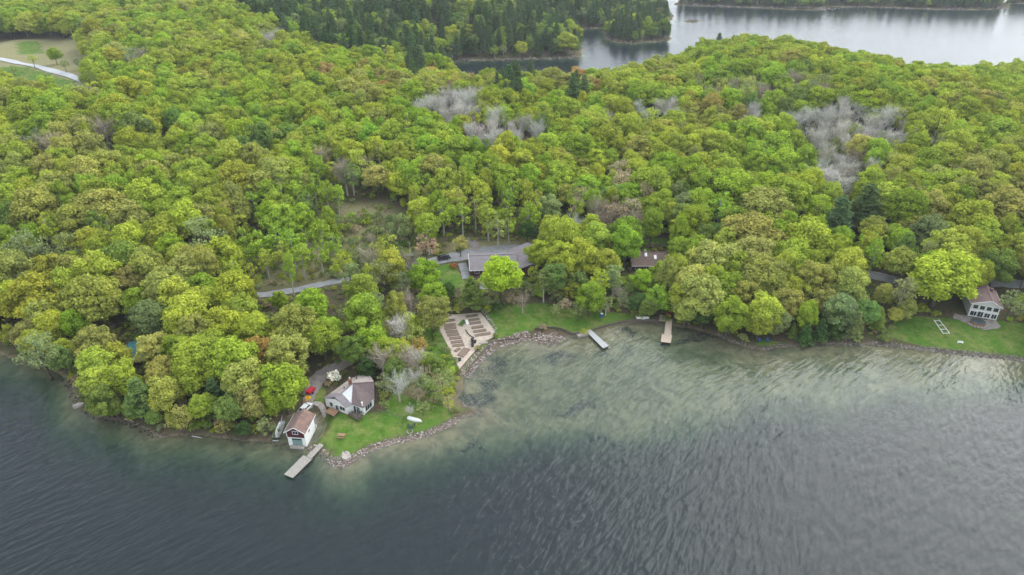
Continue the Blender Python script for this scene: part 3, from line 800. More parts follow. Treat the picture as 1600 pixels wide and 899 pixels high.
# colour character of the woods, by place: x, y, half sizes (pixels), strength, then what grows there
ZONES = [
 ((700, 165, 52, 24), 1.0, [('bare', 'W', 1)]), ((785, 206, 62, 22), 1.0, [('bare', 'W', 1)]), ((1325, 200, 100, 34), 1.0, [('bare', 'W', .92), ('hazy', 'S', .08)]), ((1322, 262, 46, 26), 1.0, [('bare', 'W', .8), ('bare', 'T', .2)]),
 ((1032, 172, 36, 16), 1.0, [('bare', 'W', .92), ('hazy', 'S', .08)]), ((943, 196, 14, 12), 1.0, [('bare', 'W', 1)]), ((1176, 184, 16, 10), 1.0, [('bare', 'W', 1)]), ((430, 60, 24, 9), 1.0, [('bare', 'W', 1)]), ((1455, 222, 18, 12), 1.0, [('bare', 'W', 1)]),
 ((215, 90, 36, 16), .8, [('bare', 'T', .6), ('hazy', 'S', .4)]), ((90, 218, 120, 16), .75, [('bare', 'T', .4), ('bare', 'W', .3), ('hazy', 'S', .3)]),
 ((1180, 138, 130, 18), .8, [('bare', 'T', .4), ('hazy', 'S', .3), ('hazy', 'O', .3)]),
 ((648, 108, 18, 22), .7, [('pine', 'P', 1)]), ((800, 135, 34, 22), .75, [('pine', 'P', .8), ('spruce', 'P', .2)]), ((1340, 330, 30, 30), .2, [('pine', 'P', 1)]), ((905, 150, 16, 12), .6, [('pine', 'P', 1)]),
 ((560, 270, 100, 45), .85, [('slender', 'G', .45), ('slender', 'M', .25), ('bare', 'T', .15), ('slender', 'Y', .15)]),
 ((740, 330, 130, 50), .8, [('slender', 'G', .45), ('slender', 'Y', .25), ('broadleaf', 'G', .15), ('slender', 'O', .15)]),
 ((960, 310, 80, 40), .6, [('broadleaf', 'G', .3), ('hazy', 'T', .3), ('bare', 'T', .2), ('slender', 'S', .2)]),
 ((575, 392, 75, 50), .95, [('hazy', 'S', .45), ('hazy', 'Y', .3), ('bare', 'T', .25)]),
 ((700, 240, 260, 60), .65, [('broadleaf', 'G', .6), ('broadleaf', 'Y', .2), ('slender', 'G', .2)]),
 ((350, 220, 170, 40), .55, [('broadleaf', 'G', .55), ('broadleaf', 'M', .3), ('broadleaf', 'Y', .15)]),
 ((120, 270, 200, 45), .55, [('broadleaf', 'Y', .5), ('broadleaf', 'O', .4), ('broadleaf', 'G', .1)]),
 ((800, 125, 300, 25), .6, [('broadleaf', 'O', .45), ('broadleaf', 'Y', .45), ('broadleaf', 'B', .1)]),
 ((1480, 290, 200, 90), .6, [('broadleaf', 'O', .55), ('broadleaf', 'Y', .25), ('broadleaf', 'G', .1), ('hazy', 'O', .1)]),
]
DEFAULT = [('broadleaf', 'O', .18), ('hazy', 'O', .05), ('broadleaf', 'Y', .24), ('hazy', 'Y', .08), ('slender', 'Y', .04), ('broadleaf', 'G', .20), ('slender', 'G', .08), ('broadleaf', 'M', .06), ('hazy', 'S', .06), ('pine', 'P', .004), ('bare', 'T', .025)]
CONIF = [('pine', 'P', .44), ('spruce', 'P', .12), ('pine', 'D', .10), ('broadleaf', 'M', .12), ('broadleaf', 'Y', .06), ('slender', 'G', .08), ('hazy', 'S', .08)]
conifer_px = [(560, -200), (1100, -200), (1100, 75), (935, 60), (905, 96), (700, 100), (560, 86), (455, 55), (400, 25), (330, -20), (330, -200)]
CLEAR = [([-1], None)]
def pick(lst, u):
    tot = sum(a[-1] for a in lst); acc = 0
    for k, c, w in lst:
        acc += w / tot
        if u <= acc: return k, c
    return lst[-1][0], lst[-1][1]
def scatter(y0, y1, step):
    xm = (y1 * CP + 60) * .80 + 40
    gx, gy = np.meshgrid(np.arange(-xm, xm, step), np.arange(y0, y1, step * .87))
    gx = gx + (np.arange(gx.shape[0]) % 2)[:, None] * step * .5
    gx = gx.ravel() + rng.uniform(-.36, .36, gx.size) * step; gy = gy.ravel() + rng.uniform(-.36, .36, gy.size) * step
    lim = (gy * CP + 60) * .80 + 25
    k = np.abs(gx) < lim
    gx, gy = gx[k], gy[k]
    d = land_d(gx, gy); k = d > 2.2
    gx, gy, d = gx[k], gy[k], d[k]
    gz = hgt(gx, gy)
    bx, by, dep = proj(gx, gy, gz)
    bad = np.zeros(gx.shape, bool)
    for q in NOGROW: bad |= inside(q, bx, by)
    return [a[~bad] for a in (gx, gy, gz, bx, by, dep, d)]
hx = np.array(T_X); hy = np.array(T_Y); hr = np.array(T_R)
for y0, y1, st in ((125, 260, 7.2), (260, 560, 8.5), (560, 1130, 8.8)):
    X_, Y_, Z_, BX, BY, DEP, DL = scatter(y0, y1, st)
    u1 = rng.random(len(X_)); u2 = rng.random(len(X_)); u3 = rng.random(len(X_))
    patch = wnoise(X_, Y_, 30, 21) * .7 + wnoise(X_, Y_, 11, 23) * .3; patch = (patch - patch.min()) / (patch.max() - patch.min())
    cx, cy, _ = proj(X_, Y_, Z_ + 9.5)
    inC = inside(conifer_px, cx, cy)
    for i in range(len(X_)):
        lst = None
        for (zx, zy, rx, ry), st_, what in ZONES:
            q = ((cx[i] - zx) / rx) ** 2 + ((cy[i] - zy) / ry) ** 2
            if q < 1 and u1[i] < st_ * (1.0 if st_ == 1.0 else (1 - .4 * q)): lst = what; break
        if lst is None: lst = CONIF if (inC[i] or Y_[i] > 800 or (Y_[i] > 600 and X_[i] > 60)) else DEFAULT
        uu = min(max(.42 * u2[i] + .72 * patch[i] - .08, 0), 1) if lst is DEFAULT else u2[i]
        kind, cl = pick(lst, uu)
        far = y0 > 400
        r_ = {'broadleaf': 4.6, 'slender': 3.0, 'hazy': 4.2, 'pine': 3.5, 'spruce': 2.8, 'cedar': 2, 'bare': 4.2, 'bush': 2}[kind] * (.66 + .82 * u3[i] ** 1.3) * (1.05 if y0 < 200 else 1.2)
        h = {'broadleaf': 14.8, 'slender': 15.5, 'hazy': 14.0, 'pine': 19, 'spruce': 17, 'cedar': 8, 'bare': 13.5, 'bush': 3}[kind] * (.72 + .42 * rng.random() + .26 * u3[i])
        if DL[i] < 8: h *= .75; r_ *= .85
        dep = DEP[i]
        if dep < 330 and len(hx):
            dd = np.hypot(hx - X_[i], hy - Y_[i])
            if np.any(dd < .62 * (hr + r_)): continue
        # not in front of what the photograph shows open
        kx, ky, kd = proj(X_[i], Y_[i], Z_[i] + h * .65); rp = r_ * FOC / kd
        pxs = np.array([kx, kx - rp * .8, kx + rp * .8, kx, kx]); pys = np.array([ky, ky, ky, ky - rp * .9, ky + rp * .8])
        if any(inside(q, pxs, pys).any() for q in KEEP): continue
        add_tree(kind, cl, X_[i], Y_[i], r_, h)
print('trees', len(T_X))
T_X = np.array(T_X); T_Y = np.array(T_Y); T_R = np.array(T_R); T_H = np.array(T_H); T_Z = hgt(T_X, T_Y)
T_Z = np.maximum(T_Z, .1)
CX, CY, CD = proj(T_X, T_Y, T_Z + T_H * .6)
size = T_R * FOC / CD
in_view = (CX > -size) & (CX < 1600 + size) & (CY > -size * 1.5) & (CY < 900 + size)

# what each tree stands by, for its label
ANCH = [(550, 630, 'white cottage'), (466, 668, 'red gabled boathouse'), (210, 555, 'teal roofed cabin'), (722, 530, 'kitchen garden'), (785, 412, 'long grey roofed house'), (694, 404, 'black SUV'),
    (1012, 408, 'brown roofed house'), (1535, 478, 'white two-storey house'), (1470, 510, 'white lawn frame'), (570, 338, 'brown clearing'), (440, 455, 'grey driveway'), (933, 530, 'grey dock'), (1040, 515, 'tan dock'),
    (1195, 538, 'blue chairs'), (695, 175, 'grey leafless grove'), (785, 215, 'lower leafless grove'), (1325, 205, 'wide leafless grove'), (1325, 270, 'small leafless grove'), (90, 110, 'road across the field'),
    (820, 98, 'dark inlet'), (690, 60, 'inlet bank'), (430, 50, 'pale far grove'), (800, 40, 'tall far conifers'), (1160, 70, 'far lake ridge'), (1450, 110, 'far lake shore'), (1340, 320, 'two dark pines'), (990, 55, 'wooded point'), (0, 555, 'left end of the shore'), (120, 633, 'shoreline rocks'),
    (1380, 432, 'right hand road'), (480, 300, 'birch row'), (1590, 330, 'olive east wood'), (20, 330, 'olive west wood'), (350, 220, 'green slope'), (600, 20, 'conifer wood'), (1000, 250, 'middle of the wood'), (1190, 140, 'brown thicket'), (640, 220, 'green hollow')]
ORD = 'first second third fourth fifth sixth seventh eighth ninth tenth eleventh twelfth thirteenth fourteenth fifteenth sixteenth seventeenth eighteenth nineteenth twentieth'.split()
ORD += ['twenty-' + w for w in ORD[:9]] + ['thirtieth'] + ['thirty-' + w for w in ORD[:9]] + ['fortieth'] + ['forty-' + w for w in ORD[:9]] + ['fiftieth'] + ['fifty-' + w for w in ORD[:9]] + ['sixtieth'] + ['sixty-' + w for w in ORD[:9]]
limit = dict(broadleaf=298, slender=200, hazy=150, pine=230, spruce=120, cedar=60, bare=130, bush=60)
single = []
for kind in limit:
    ii = [i for i in range(len(T_X)) if T_KIND[i] == kind and in_view[i]]
    ii.sort(key=lambda i: -(size[i] + (1000 if T_HAND[i] else 0)))
    single += ii[:limit[kind]]
bag = {}
for i in single:
    cxi, cyi = CX[i], CY[i]
    best = min(ANCH, key=lambda a: ((a[0] - cxi) ** 2 + (1.8 * (a[1] - cyi)) ** 2))
    dx, dy = cxi - best[0], 1.8 * (cyi - best[1])
    if abs(dx) > abs(dy): rel = 'right of' if dx > 0 else 'left of'
    else: rel = 'in front of' if dy > 0 else 'behind'
    bag.setdefault((NAMES[T_CLS[i]], KIND_WORDS[T_KIND[i]], rel, best[2]), []).append(i)
LABEL = {}
for (cw, kw, rel, an), ii in bag.items():
    ii.sort(key=lambda i: CX[i])
    for n, i in enumerate(ii):
        base = '%s %s %s the %s' % (cw, kw, rel, an)
        if len(ii) == 1: LABEL[i] = base
        elif n == 0: LABEL[i] = 'leftmost ' + base
        elif n == len(ii) - 1: LABEL[i] = 'rightmost ' + base
        else: LABEL[i] = base + ', %s from the left' % ORD[min(n, len(ORD) - 1)]
for i in single:
    c_me, w_me, j_me, pr, ph = PROTO[T_KIND[i]][T_VAR[i] % len(PROTO[T_KIND[i]])]
    o = empty(KIND_NAME[T_KIND[i]], (T_X[i], T_Y[i], T_Z[i]), T_ROT[i], LABEL[i], 'bush' if T_KIND[i] == 'bush' else 'tree', KIND_NAME[T_KIND[i]].replace('_', ' ').replace('bush', 'bushe') + 's in the woods')
    o.scale = (T_R[i] / pr, T_R[i] / pr, T_H[i] / ph)
    c = link('crown', c_me, o); c['tint'] = [float(v) for v in T_TINT[i]]
    link('trunk', w_me, o)

# the rest of the woods, one object per kind of wood
def gn_instances(name, ids, kinds, label, cat, pos=None, rot=None, scl=None, tint=None, meshes=None, group=None, top=True):
    coll = bpy.data.collections.new(name + '_pieces')
    if meshes is None:
        meshes = []; first = {}
        for k in kinds:
            first[k] = len(meshes); meshes += [(p[2], p[3], p[4]) for p in PROTO[k]]
        proto_i = np.array([first[T_KIND[i]] + T_VAR[i] % len(PROTO[T_KIND[i]]) for i in ids], np.int32)
        pos = np.stack([T_X[ids], T_Y[ids], T_Z[ids]], 1)
        rot = np.stack([np.zeros(len(ids)), np.zeros(len(ids)), np.array([T_ROT[i] for i in ids])], 1)
        scl = np.array([(T_R[i] / meshes[p][1], T_R[i] / meshes[p][1], T_H[i] / meshes[p][2]) for i, p in zip(ids, proto_i)])
        tint = np.array([T_TINT[i] for i in ids]); ml = [m[0] for m in meshes]
    else:
        ml = meshes; proto_i = ids
    for n, me in enumerate(ml):
        coll.objects.link(bpy.data.objects.new('%s_piece_%03d' % (name, n), me))
    me = bpy.data.meshes.new(name); me.vertices.add(len(pos)); me.vertices.foreach_set('co', np.asarray(pos, np.float32).ravel())
    for nm, ty, arr in (('proto', 'INT', proto_i), ('rot', 'FLOAT_VECTOR', rot), ('scl', 'FLOAT_VECTOR', scl), ('tint', 'FLOAT_VECTOR', tint)):
        at = me.attributes.new(nm, ty, 'POINT')
        at.data.foreach_set('value' if ty == 'INT' else 'vector', np.asarray(arr, np.int32 if ty == 'INT' else np.float32).ravel())
    me.update()
    o = link(name, me); tag(o, label, cat, group, 'stuff')
    ng = bpy.data.node_groups.new(name + '_nodes', 'GeometryNodeTree')
    ng.interface.new_socket('Geometry', in_out='INPUT', socket_type='NodeSocketGeometry'); ng.interface.new_socket('Geometry', in_out='OUTPUT', socket_type='NodeSocketGeometry')
    N = ng.nodes; gi = N.new('NodeGroupInput'); go = N.new('NodeGroupOutput'); ip = N.new('GeometryNodeInstanceOnPoints'); ci = N.new('GeometryNodeCollectionInfo')
    ci.inputs['Collection'].default_value = coll; ci.inputs['Separate Children'].default_value = True; ci.inputs['Reset Children'].default_value = True
    ip.inputs['Pick Instance'].default_value = True
    def na(nm, dt):
        n_ = N.new('GeometryNodeInputNamedAttribute'); n_.data_type = dt; n_.inputs['Name'].default_value = nm
        return [s for s in n_.outputs if s.enabled and s.name == 'Attribute'][0]
    ng.links.new(gi.outputs[0], ip.inputs['Points']); ng.links.new(ci.outputs[0], ip.inputs['Instance'])
    ng.links.new(na('proto', 'INT'), ip.inputs['Instance Index']); ng.links.new(na('rot', 'FLOAT_VECTOR'), ip.inputs['Rotation']); ng.links.new(na('scl', 'FLOAT_VECTOR'), ip.inputs['Scale'])
    ng.links.new(ip.outputs[0], go.inputs[0])
    md = o.modifiers.new('scatter', 'NODES'); md.node_group = ng
    return o
ss = set(single)
rest = [i for i in range(len(T_X)) if i not in ss]
con = np.array([i for i in rest if T_KIND[i] in ('pine', 'spruce', 'cedar')]); dec = np.array([i for i in rest if T_KIND[i] not in ('pine', 'spruce', 'cedar')])
gn_instances('forest', dec, ['broadleaf', 'slender', 'hazy', 'bare', 'bush'], 'dense spring wood of yellow green crowns covering the hills behind the shore', 'forest')
gn_instances('conifer_forest', con, ['pine', 'spruce', 'cedar'], 'dark blue green conifer wood around the far inlet', 'forest')
print('singles', len(single), 'rest', len(rest))
# ------------------------------------------------------------------ surfaces of the built things
M_WHITE = simple('white_siding', (.80, .79, .76), (.66, .65, .61), 1.2, .7, .2, stretch=(1, 1, 9))
M_TRIM = simple('white_trim', (.82, .82, .80), (.7, .7, .68), 2, .5, .05)
M_GLASS = simple('window_glass', (.02, .025, .03), (.04, .05, .06), .7, .08, 0, spec=.8)
M_RED = simple('dark_red_boards', (.10, .022, .026), (.06, .015, .018), 2, .75, .3, stretch=(8, 8, 1))
M_ROOF_B = simple('brown_shingles', (.20, .135, .115), (.13, .09, .08), 1.6, .9, .6, bscale=9)
M_ROOF_BR = simple('lighter_brown_shingles', (.25, .15, .115), (.13, .09, .08), .7, .9, .6, bscale=9)  # right slope of the boathouse, lighter than the left
M_ROOF_D = simple('dark_brown_shingles', (.165, .12, .115), (.12, .09, .09), 1.2, .9, .6, bscale=9)
M_ROOF_G = simple('grey_shingles', (.23, .20, .205), (.17, .15, .16), 1.2, .9, .6, bscale=9)
M_ROOF_T = simple('tan_shingles', (.40, .345, .31), (.28, .23, .21), .9, .9, .6, bscale=9)  # paler shingles on the back slopes of two roofs
M_ROOF_R = simple('red_brown_shingles', (.20, .13, .12), (.135, .095, .09), 1.0, .9, .6, bscale=9)
M_ROOF_W = simple('white_roof_slope', (.66, .66, .66), (.5, .5, .52), 1.5, .6, .2)  # one cottage slope, much lighter than those beside it
M_TEAL = simple('teal_metal_roof', (.05, .19, .20), (.03, .12, .14), 1, .45, .2)
M_WOOD = simple('weathered_boards', (.38, .35, .31), (.24, .22, .195), 2.2, .85, .4)
M_WOOD_T = simple('tan_boards', (.62, .49, .38), (.48, .37, .29), 2.2, .8, .3)
M_WOOD_B = simple('brown_deck_boards', (.36, .21, .13), (.24, .14, .09), 2.2, .8, .3)
M_TIMBER = simple('old_timber', (.16, .125, .10), (.08, .065, .055), 2.5, .9, .5)
M_BEDBOARD = simple('bed_boards', (.27, .20, .15), (.17, .13, .10), 2.5, .9, .4)
M_GALV = simple('galvanised_metal', (.55, .57, .58), (.42, .44, .45), 2, .4, .1, metal=.6)
M_ALU = simple('dull_aluminium', (.62, .63, .63), (.45, .46, .47), 3, .45, .15, metal=.5)
M_BOATWHITE = simple('white_hull_paint', (.80, .80, .77), (.66, .66, .62), 1.5, .45, .05)
M_BLACK = simple('black_plastic', (.02, .02, .022), (.035, .035, .04), 3, .5, .1)
M_BLUE = simple('blue_plastic', (.03, .12, .34), (.02, .09, .25), 3, .5, .1)
M_REDP = simple('red_paint', (.55, .03, .05), (.38, .02, .04), 3, .5, .1)
M_SOIL = simple('garden_soil', (.26, .19, .14), (.16, .12, .09), 4, .95, .7)
M_GRAVEL = simple('garden_gravel', (.53, .44, .36), (.37, .30, .245), 1.4, .95, .7, bscale=8)
M_DRIVE = simple('grey_driveway', (.30, .30, .31), (.22, .215, .215), .5, .95, .5, bscale=10)
M_PALEROAD = simple('pale_road', (.46, .46, .47), (.38, .38, .39), .2, .95, .3)
M_TRACK = simple('gravel_track', (.30, .26, .24), (.20, .17, .15), .6, .95, .6, bscale=9)
M_STONE = simple('pale_stone', (.44, .39, .34), (.26, .22, .20), 1.8, .9, .7, bscale=7)
M_BRICK = simple('chimney_brick', (.24, .10, .07), (.15, .08, .06), 6, .9, .4)
M_CARBLACK = simple('black_car_paint', (.012, .013, .018), (.02, .02, .026), 1, .18, 0, spec=.7)
M_CARWHITE = simple('white_car_paint', (.74, .75, .76), (.68, .69, .70), 1, .25, 0, spec=.6)
M_TYRE = simple('tyre_rubber', (.02, .02, .02), (.03, .03, .03), 4, .9, .1)
M_BEIGE = simple('pale_beige_siding', (.60, .57, .53), (.50, .47, .44), 1.2, .75, .2, stretch=(1, 1, 9))
M_DARKWALL = simple('brown_log_wall', (.12, .05, .04), (.07, .035, .03), 2, .85, .3)

# ------------------------------------------------------------------ roads and paths
def sheet(name, pts, w, mat, off=.07, step=1.5):
    o = drape(name, ribbon(pts, w), mat, off, step, world=True); tag(o, kind='structure'); return o
sheet('driveway', [(352, 463), (410, 461), (450, 455), (490, 447), (530, 439), (580, 429), (640, 416), (690, 406), (730, 398), (770, 391), (815, 386)], [3.4, 3.4, 3.4, 3.4, 3.4, 3.6, 4, 5.5, 8.5, 7.0, 4.5], M_DRIVE)
sheet('parking_spur', [(738, 392), (742, 385), (735, 377), (722, 373)], [4, 4, 3.5, 3], M_TRACK, .11)
sheet('house_path', [(722, 412), (726, 424), (728, 436)], [3, 3, 2.4], M_DRIVE, .12)
sheet('patio', [(757, 430), (757, 442), (755, 452)], [2.6, 3, 2.6], M_DRIVE, .09)
sheet('cottage_track', [(560, 560), (540, 568), (515, 578), (498, 591), (489, 606), (483, 622), (481, 640)], [3, 3.4, 4.5, 4.6, 4.2, 3, 2.6], M_TRACK, .07, 1.0)
sheet('garden_walk', [(490, 630), (499, 632), (505, 640), (508, 652)], [1.2, 1.6, 1.4, 1.0], M_STONE, .10, .8)
sheet('far_road', [(-60, 84), (-20, 90), (20, 97), (70, 108), (110, 119), (150, 134)], [5, 5, 5, 5, 5, 5], M_PALEROAD, .35, 5)
sheet('lane', [(1340, 425), (1380, 434), (1420, 444), (1470, 448), (1520, 444), (1570, 442), (1640, 450)], [5, 6, 5, 4, 4, 6, 6], M_DRIVE)
sheet('house_patio', [(1490, 494), (1512, 500), (1535, 507), (1560, 506)], [3, 4, 5.5, 3], M_TRACK, .09)

# ------------------------------------------------------------------ walls and roofs
def quad_on(A, B, u0, u1, z0, z1, off, th, mb, m=0):
    "a flat block on the vertical wall A-B (metres along it), standing off by off, th thick; outward is to the right of A->B"
    A = Vector((A[0], A[1], 0)); B = Vector((B[0], B[1], 0)); d = (B - A).normalized(); n = Vector((d.y, -d.x, 0))
    p = [A + d * u0 + n * off, A + d * u1 + n * off, A + d * u1 + n * (off + th), A + d * u0 + n * (off + th)]
    mb.add([(q.x, q.y, z0) for q in p] + [(q.x, q.y, z1) for q in p], [(0, 3, 2, 1), (4, 5, 6, 7), (0, 1, 5, 4), (1, 2, 6, 5), (2, 3, 7, 6), (3, 0, 4, 7)], m)
def window(parent, A, B, u, z, w, h, mats=None, name='window', glass=None, bars=1):
    mats = mats or M_TRIM; glass = glass or M_GLASS
    mb = MB(); f = .09
    quad_on(A, B, u - w / 2 - f, u + w / 2 + f, z - h / 2 - f, z - h / 2, .004, .07, mb); quad_on(A, B, u - w / 2 - f, u + w / 2 + f, z + h / 2, z + h / 2 + f, .004, .07, mb)
    quad_on(A, B, u - w / 2 - f, u - w / 2, z - h / 2, z + h / 2, .004, .07, mb); quad_on(A, B, u + w / 2, u + w / 2 + f, z - h / 2, z + h / 2, .004, .07, mb)
    for k in range(bars): uu = u - w / 2 + w * (k + 1) / (bars + 1); quad_on(A, B, uu - .03, uu + .03, z - h / 2, z + h / 2, .012, .05, mb)
    fr = mb.build(name, mats, parent)
    g = MB(); quad_on(A, B, u - w / 2, u + w / 2, z - h / 2, z + h / 2, .006, .03, g); g.build('pane', glass, fr)
    return fr
def slab(pts, th, mb, m=0):
    "roof plane: polygon (3-D points) with thickness below"
    n = len(pts); pts = [Vector(p) for p in pts]; nr = (pts[1] - pts[0]).cross(pts[2] - pts[0]).normalized()
    if nr.z < 0: nr = -nr
    mb.add([tuple(p) for p in pts] + [tuple(p - Vector((0, 0, th))) for p in pts], [tuple(range(n)), tuple(range(n, 2 * n))[::-1]] + [(k, n + k, n + (k + 1) % n, (k + 1) % n) for k in range(n)], m)

class Gable:
    "house in its own frame: x across the front (gable end), y back along the ridge, origin at the front left ground corner"
    def __init__(s, name, label, cat, p0, p1, length, wall_h, rise, wall_m, roof_m, over=.4, side=False, found=.8, roof_name='roof', ridge_shift=.5, group=None):
        p0 = Vector(p0); p1 = Vector(p1); d = p1 - p0; s.w = math.hypot(d.x, d.y); s.L = length; s.h = wall_h; s.rise = rise
        s.root = empty(name, (p0.x, p0.y, min(h1(p0.x, p0.y), 9e9) if p0.z == 0 else p0.z), math.atan2(d.y, d.x), label, cat, group)
        w, L, h = s.w, s.L, wall_h
        mb = MB()
        if not side:    # ridge runs back
            rx = w * ridge_shift
            pr = [(0, -found), (w, -found), (w, h), (rx, h + rise), (0, h)]
            mb.add([(x, 0, z) for x, z in pr] + [(x, L, z) for x, z in pr], [(0, 1, 2, 3, 4), (9, 8, 7, 6, 5)] + [(k, 5 + k, 5 + (k + 1) % 5, (k + 1) % 5) for k in range(5)])
            t = rise / (w - rx); t0 = rise / rx
            rb = MB()
            slab([(rx, -over, h + rise + .1), (rx, L + over, h + rise + .1), (-over, L + over, h + .1 - t0 * over), (-over, -over, h + .1 - t0 * over)], .16, rb)
            slab([(rx, -over, h + rise + .1), (w + over, -over, h + .1 - t * over), (w + over, L + over, h + .1 - t * over), (rx, L + over, h + rise + .1)], .16, rb, 1)
            cap = ((rx, -over, h + rise + .13), (rx, L + over, h + rise + .13))
        else:           # ridge runs across
            ry = L * ridge_shift
            pr = [(0, -found), (L, -found), (L, h), (ry, h + rise), (0, h)]
            mb.add([(0, y, z) for y, z in pr] + [(w, y, z) for y, z in pr], [(4, 3, 2, 1, 0), (5, 6, 7, 8, 9)] + [((k + 1) % 5, 5 + (k + 1) % 5, 5 + k, k) for k in range(5)])
            t = rise / ry; t1 = rise / (L - ry)
            rb = MB()
            slab([(-over, -over, h + .1 - t * over), (w + over, -over, h + .1 - t * over), (w + over, ry, h + rise + .1), (-over, ry, h + rise + .1)], .16, rb)
            slab([(-over, ry, h + rise + .1), (w + over, ry, h + rise + .1), (w + over, L + over, h + .1 - t1 * over), (-over, L + over, h + .1 - t1 * over)], .16, rb, 1)
            cap = ((-over, ry, h + rise + .13), (w + over, ry, h + rise + .13))
        s.wall = mb.build('wall', wall_m, s.root)
        rm = roof_m if isinstance(roof_m, (list, tuple)) else [roof_m, roof_m]
        s.roof = rb.build(roof_name, rm, s.root)
        MB().bar(cap[0], cap[1], .32, .1).build('ridge_cap', rm[0], s.roof)
        if not side:
            for x_, t_ in ((-over, t0), (w + over, t)): MB().bar((x_, -over, h + .02 - t_ * over), (x_, L + over, h + .02 - t_ * over), .13, .12).build('gutter', M_TRIM, s.roof)
            MB().bar((-over, -over - .05, h - t0 * over), (rx, -over - .05, h + rise + .02), .05, .22).bar((w + over, -over - .05, h - t * over), (rx, -over - .05, h + rise + .02), .05, .22).build('barge_board', M_TRIM, s.roof)
        else:
            MB().bar((-over, -over - .05, h - t * over), (w + over, -over - .05, h - t * over), .13, .12).build('gutter', M_TRIM, s.roof)
        s.front = ((0, 0), (w, 0)); s.right = ((w, 0), (w, L)); s.left = ((0, L), (0, 0))
    def win(s, face, u, z, w, h, **k): return window(s.root, *face, u, z, w, h, **k)
    def fascia(s, m, over=.4): pass

# the white cottage on the point: its roof planes meet at odd angles
q0 = PT(550, 632); gz = q0.z
def V(px, py, hh): return P(px, py, gz + hh)
ct = empty('cottage', (q0.x, q0.y, gz), 0, 'white lakeside cottage with folded brown, tan and white roof above the rocky point', 'cottage')
def rel(p): return (p.x - q0.x, p.y - q0.y, p.z - gz)
e1, pk, e2, vv, e3, e4 = V(505, 622.5, 2.7), V(522.5, 620.5, 3.9), V(540, 637, 2.7), V(550, 631.5, 2.9), V(568, 637.5, 2.8), V(585, 621, 2.9)
mm, tt, ap, rr_, br_, bm_, bl_ = V(534, 614.5, 4.1), V(515.5, 615, 2.9), V(552, 599, 5.2), V(584.5, 597, 5.0), V(577, 584.5, 2.9), V(566, 584, 2.8), V(547, 592, 2.8)
def roof_part(name, pts, mat):
    mb = MB(); c = [Vector(rel(p)) for p in pts]
    for k in range(1, len(c) - 1):
        tri = [c[0], c[k], c[k + 1]]
        if (tri[1] - tri[0]).cross(tri[2] - tri[0]).z < 0: tri = [tri[0], tri[2], tri[1]]
        mb.add(tri + [q - Vector((0, 0, .16)) for q in tri], [(0, 1, 2), (5, 4, 3), (0, 3, 4, 1), (1, 4, 5, 2), (2, 5, 3, 0)])
    o = mb.build(name, mat, ct); o['label'] = {'a': 'grey shingled front slope', 'b': 'white battened slope', 'c': 'tan back slope', 'd': 'dark brown front slope'}[mat_key[mat.name]]
    return o
mat_key = {M_ROOF_G.name: 'a', M_ROOF_W.name: 'b', M_ROOF_T.name: 'c', M_ROOF_D.name: 'd'}
roof_part('roof', [pk, e1, tt, mm], M_ROOF_G); roof_part('roof', [pk, mm, vv, e2], M_ROOF_G)
wr = roof_part('roof', [ap, mm, vv], M_ROOF_W)
for k in range(5):
    f = (k + .5) / 5; a = mm.lerp(vv, f); mbx = MB().bar(Vector(rel(ap.lerp(a, .12 + .1 * k / 5))) + Vector((0, 0, .03)), Vector(rel(a)) + Vector((0, 0, .03)), .07, .05); mbx.build('batten', M_ALU, wr)
tn = roof_part('roof', [ap, rr_, br_, bm_, bl_, tt, mm], M_ROOF_T); dk = roof_part('roof', [ap, vv, e3, e4, rr_], M_ROOF_D)
for a, b in ((ap, rr_), (ap, vv), (mm, pk), (ap, mm)): MB().bar(Vector(rel(a)) + Vector((0, 0, .03)), Vector(rel(b)) + Vector((0, 0, .03)), .26, .07).build('ridge_cap', M_ROOF_D if a is ap else M_ROOF_G, dk)
per = [e1, pk, e2, vv, e3, e4, rr_, br_, bm_, bl_, tt]
cen = sum((Vector(rel(p)) for p in per), Vector()) / len(per)
ins = []
for p in per:
    r_ = Vector(rel(p)); d = cen - r_; d.z = 0; d.normalize(); ins.append(Vector((r_.x + d.x * .45, r_.y + d.y * .45, r_.z - .12)))
e1_, e2_ = ins[0].copy(), ins[2].copy()
ins[1].x, ins[1].y = e1_.lerp(e2_, .5).x, e1_.lerp(e2_, .5).y
mb = MB()
for i in range(len(ins)):
    a, b = ins[i], ins[(i + 1) % len(ins)]
    mb.add([(a.x, a.y, -1.6), (b.x, b.y, -1.6), (b.x, b.y, b.z), (a.x, a.y, a.z)], [(0, 1, 2, 3)])
mb.build('wall', M_WHITE, ct)
Lf = (e2_ - e1_).length
window(ct, e1_, e2_, Lf * .28, 1.4, 1.0, 1.3, bars=0); window(ct, e1_, e2_, Lf * .80, 1.45, 1.7, 1.2)
window(ct, e1_, e2_, Lf * .55, .75, .95, 2.1, name='door', bars=1)
a, b = ins[3], ins[4]; Lb = (Vector((b.x, b.y, 0)) - Vector((a.x, a.y, 0))).length
window(ct, a, b, Lb * .22, 1.1, .8, 2.1, name='door', bars=0); window(ct, a, b, Lb * .5, 1.1, 1.1, 2.1, name='door', bars=1)
a, b = ins[4], ins[5]; Lc = (Vector((b.x, b.y, 0)) - Vector((a.x, a.y, 0))).length
window(ct, a, b, Lc * .5, 1.35, Lc * .6, 1.6, bars=2)
chn = MB().box(-.4, -.35, -1.4, .4, .35, 1.3).box(-.48, -.43, 1.3, .48, .43, 1.45).build('chimney', M_BRICK, ct, Vector(rel(V(547.5, 599.5, 4.9))))
MB().lathe([(.14, 1.4), (.14, 1.9), (.2, 1.95), (.2, 2.05)], n=8).build('flue', M_ALU, chn)
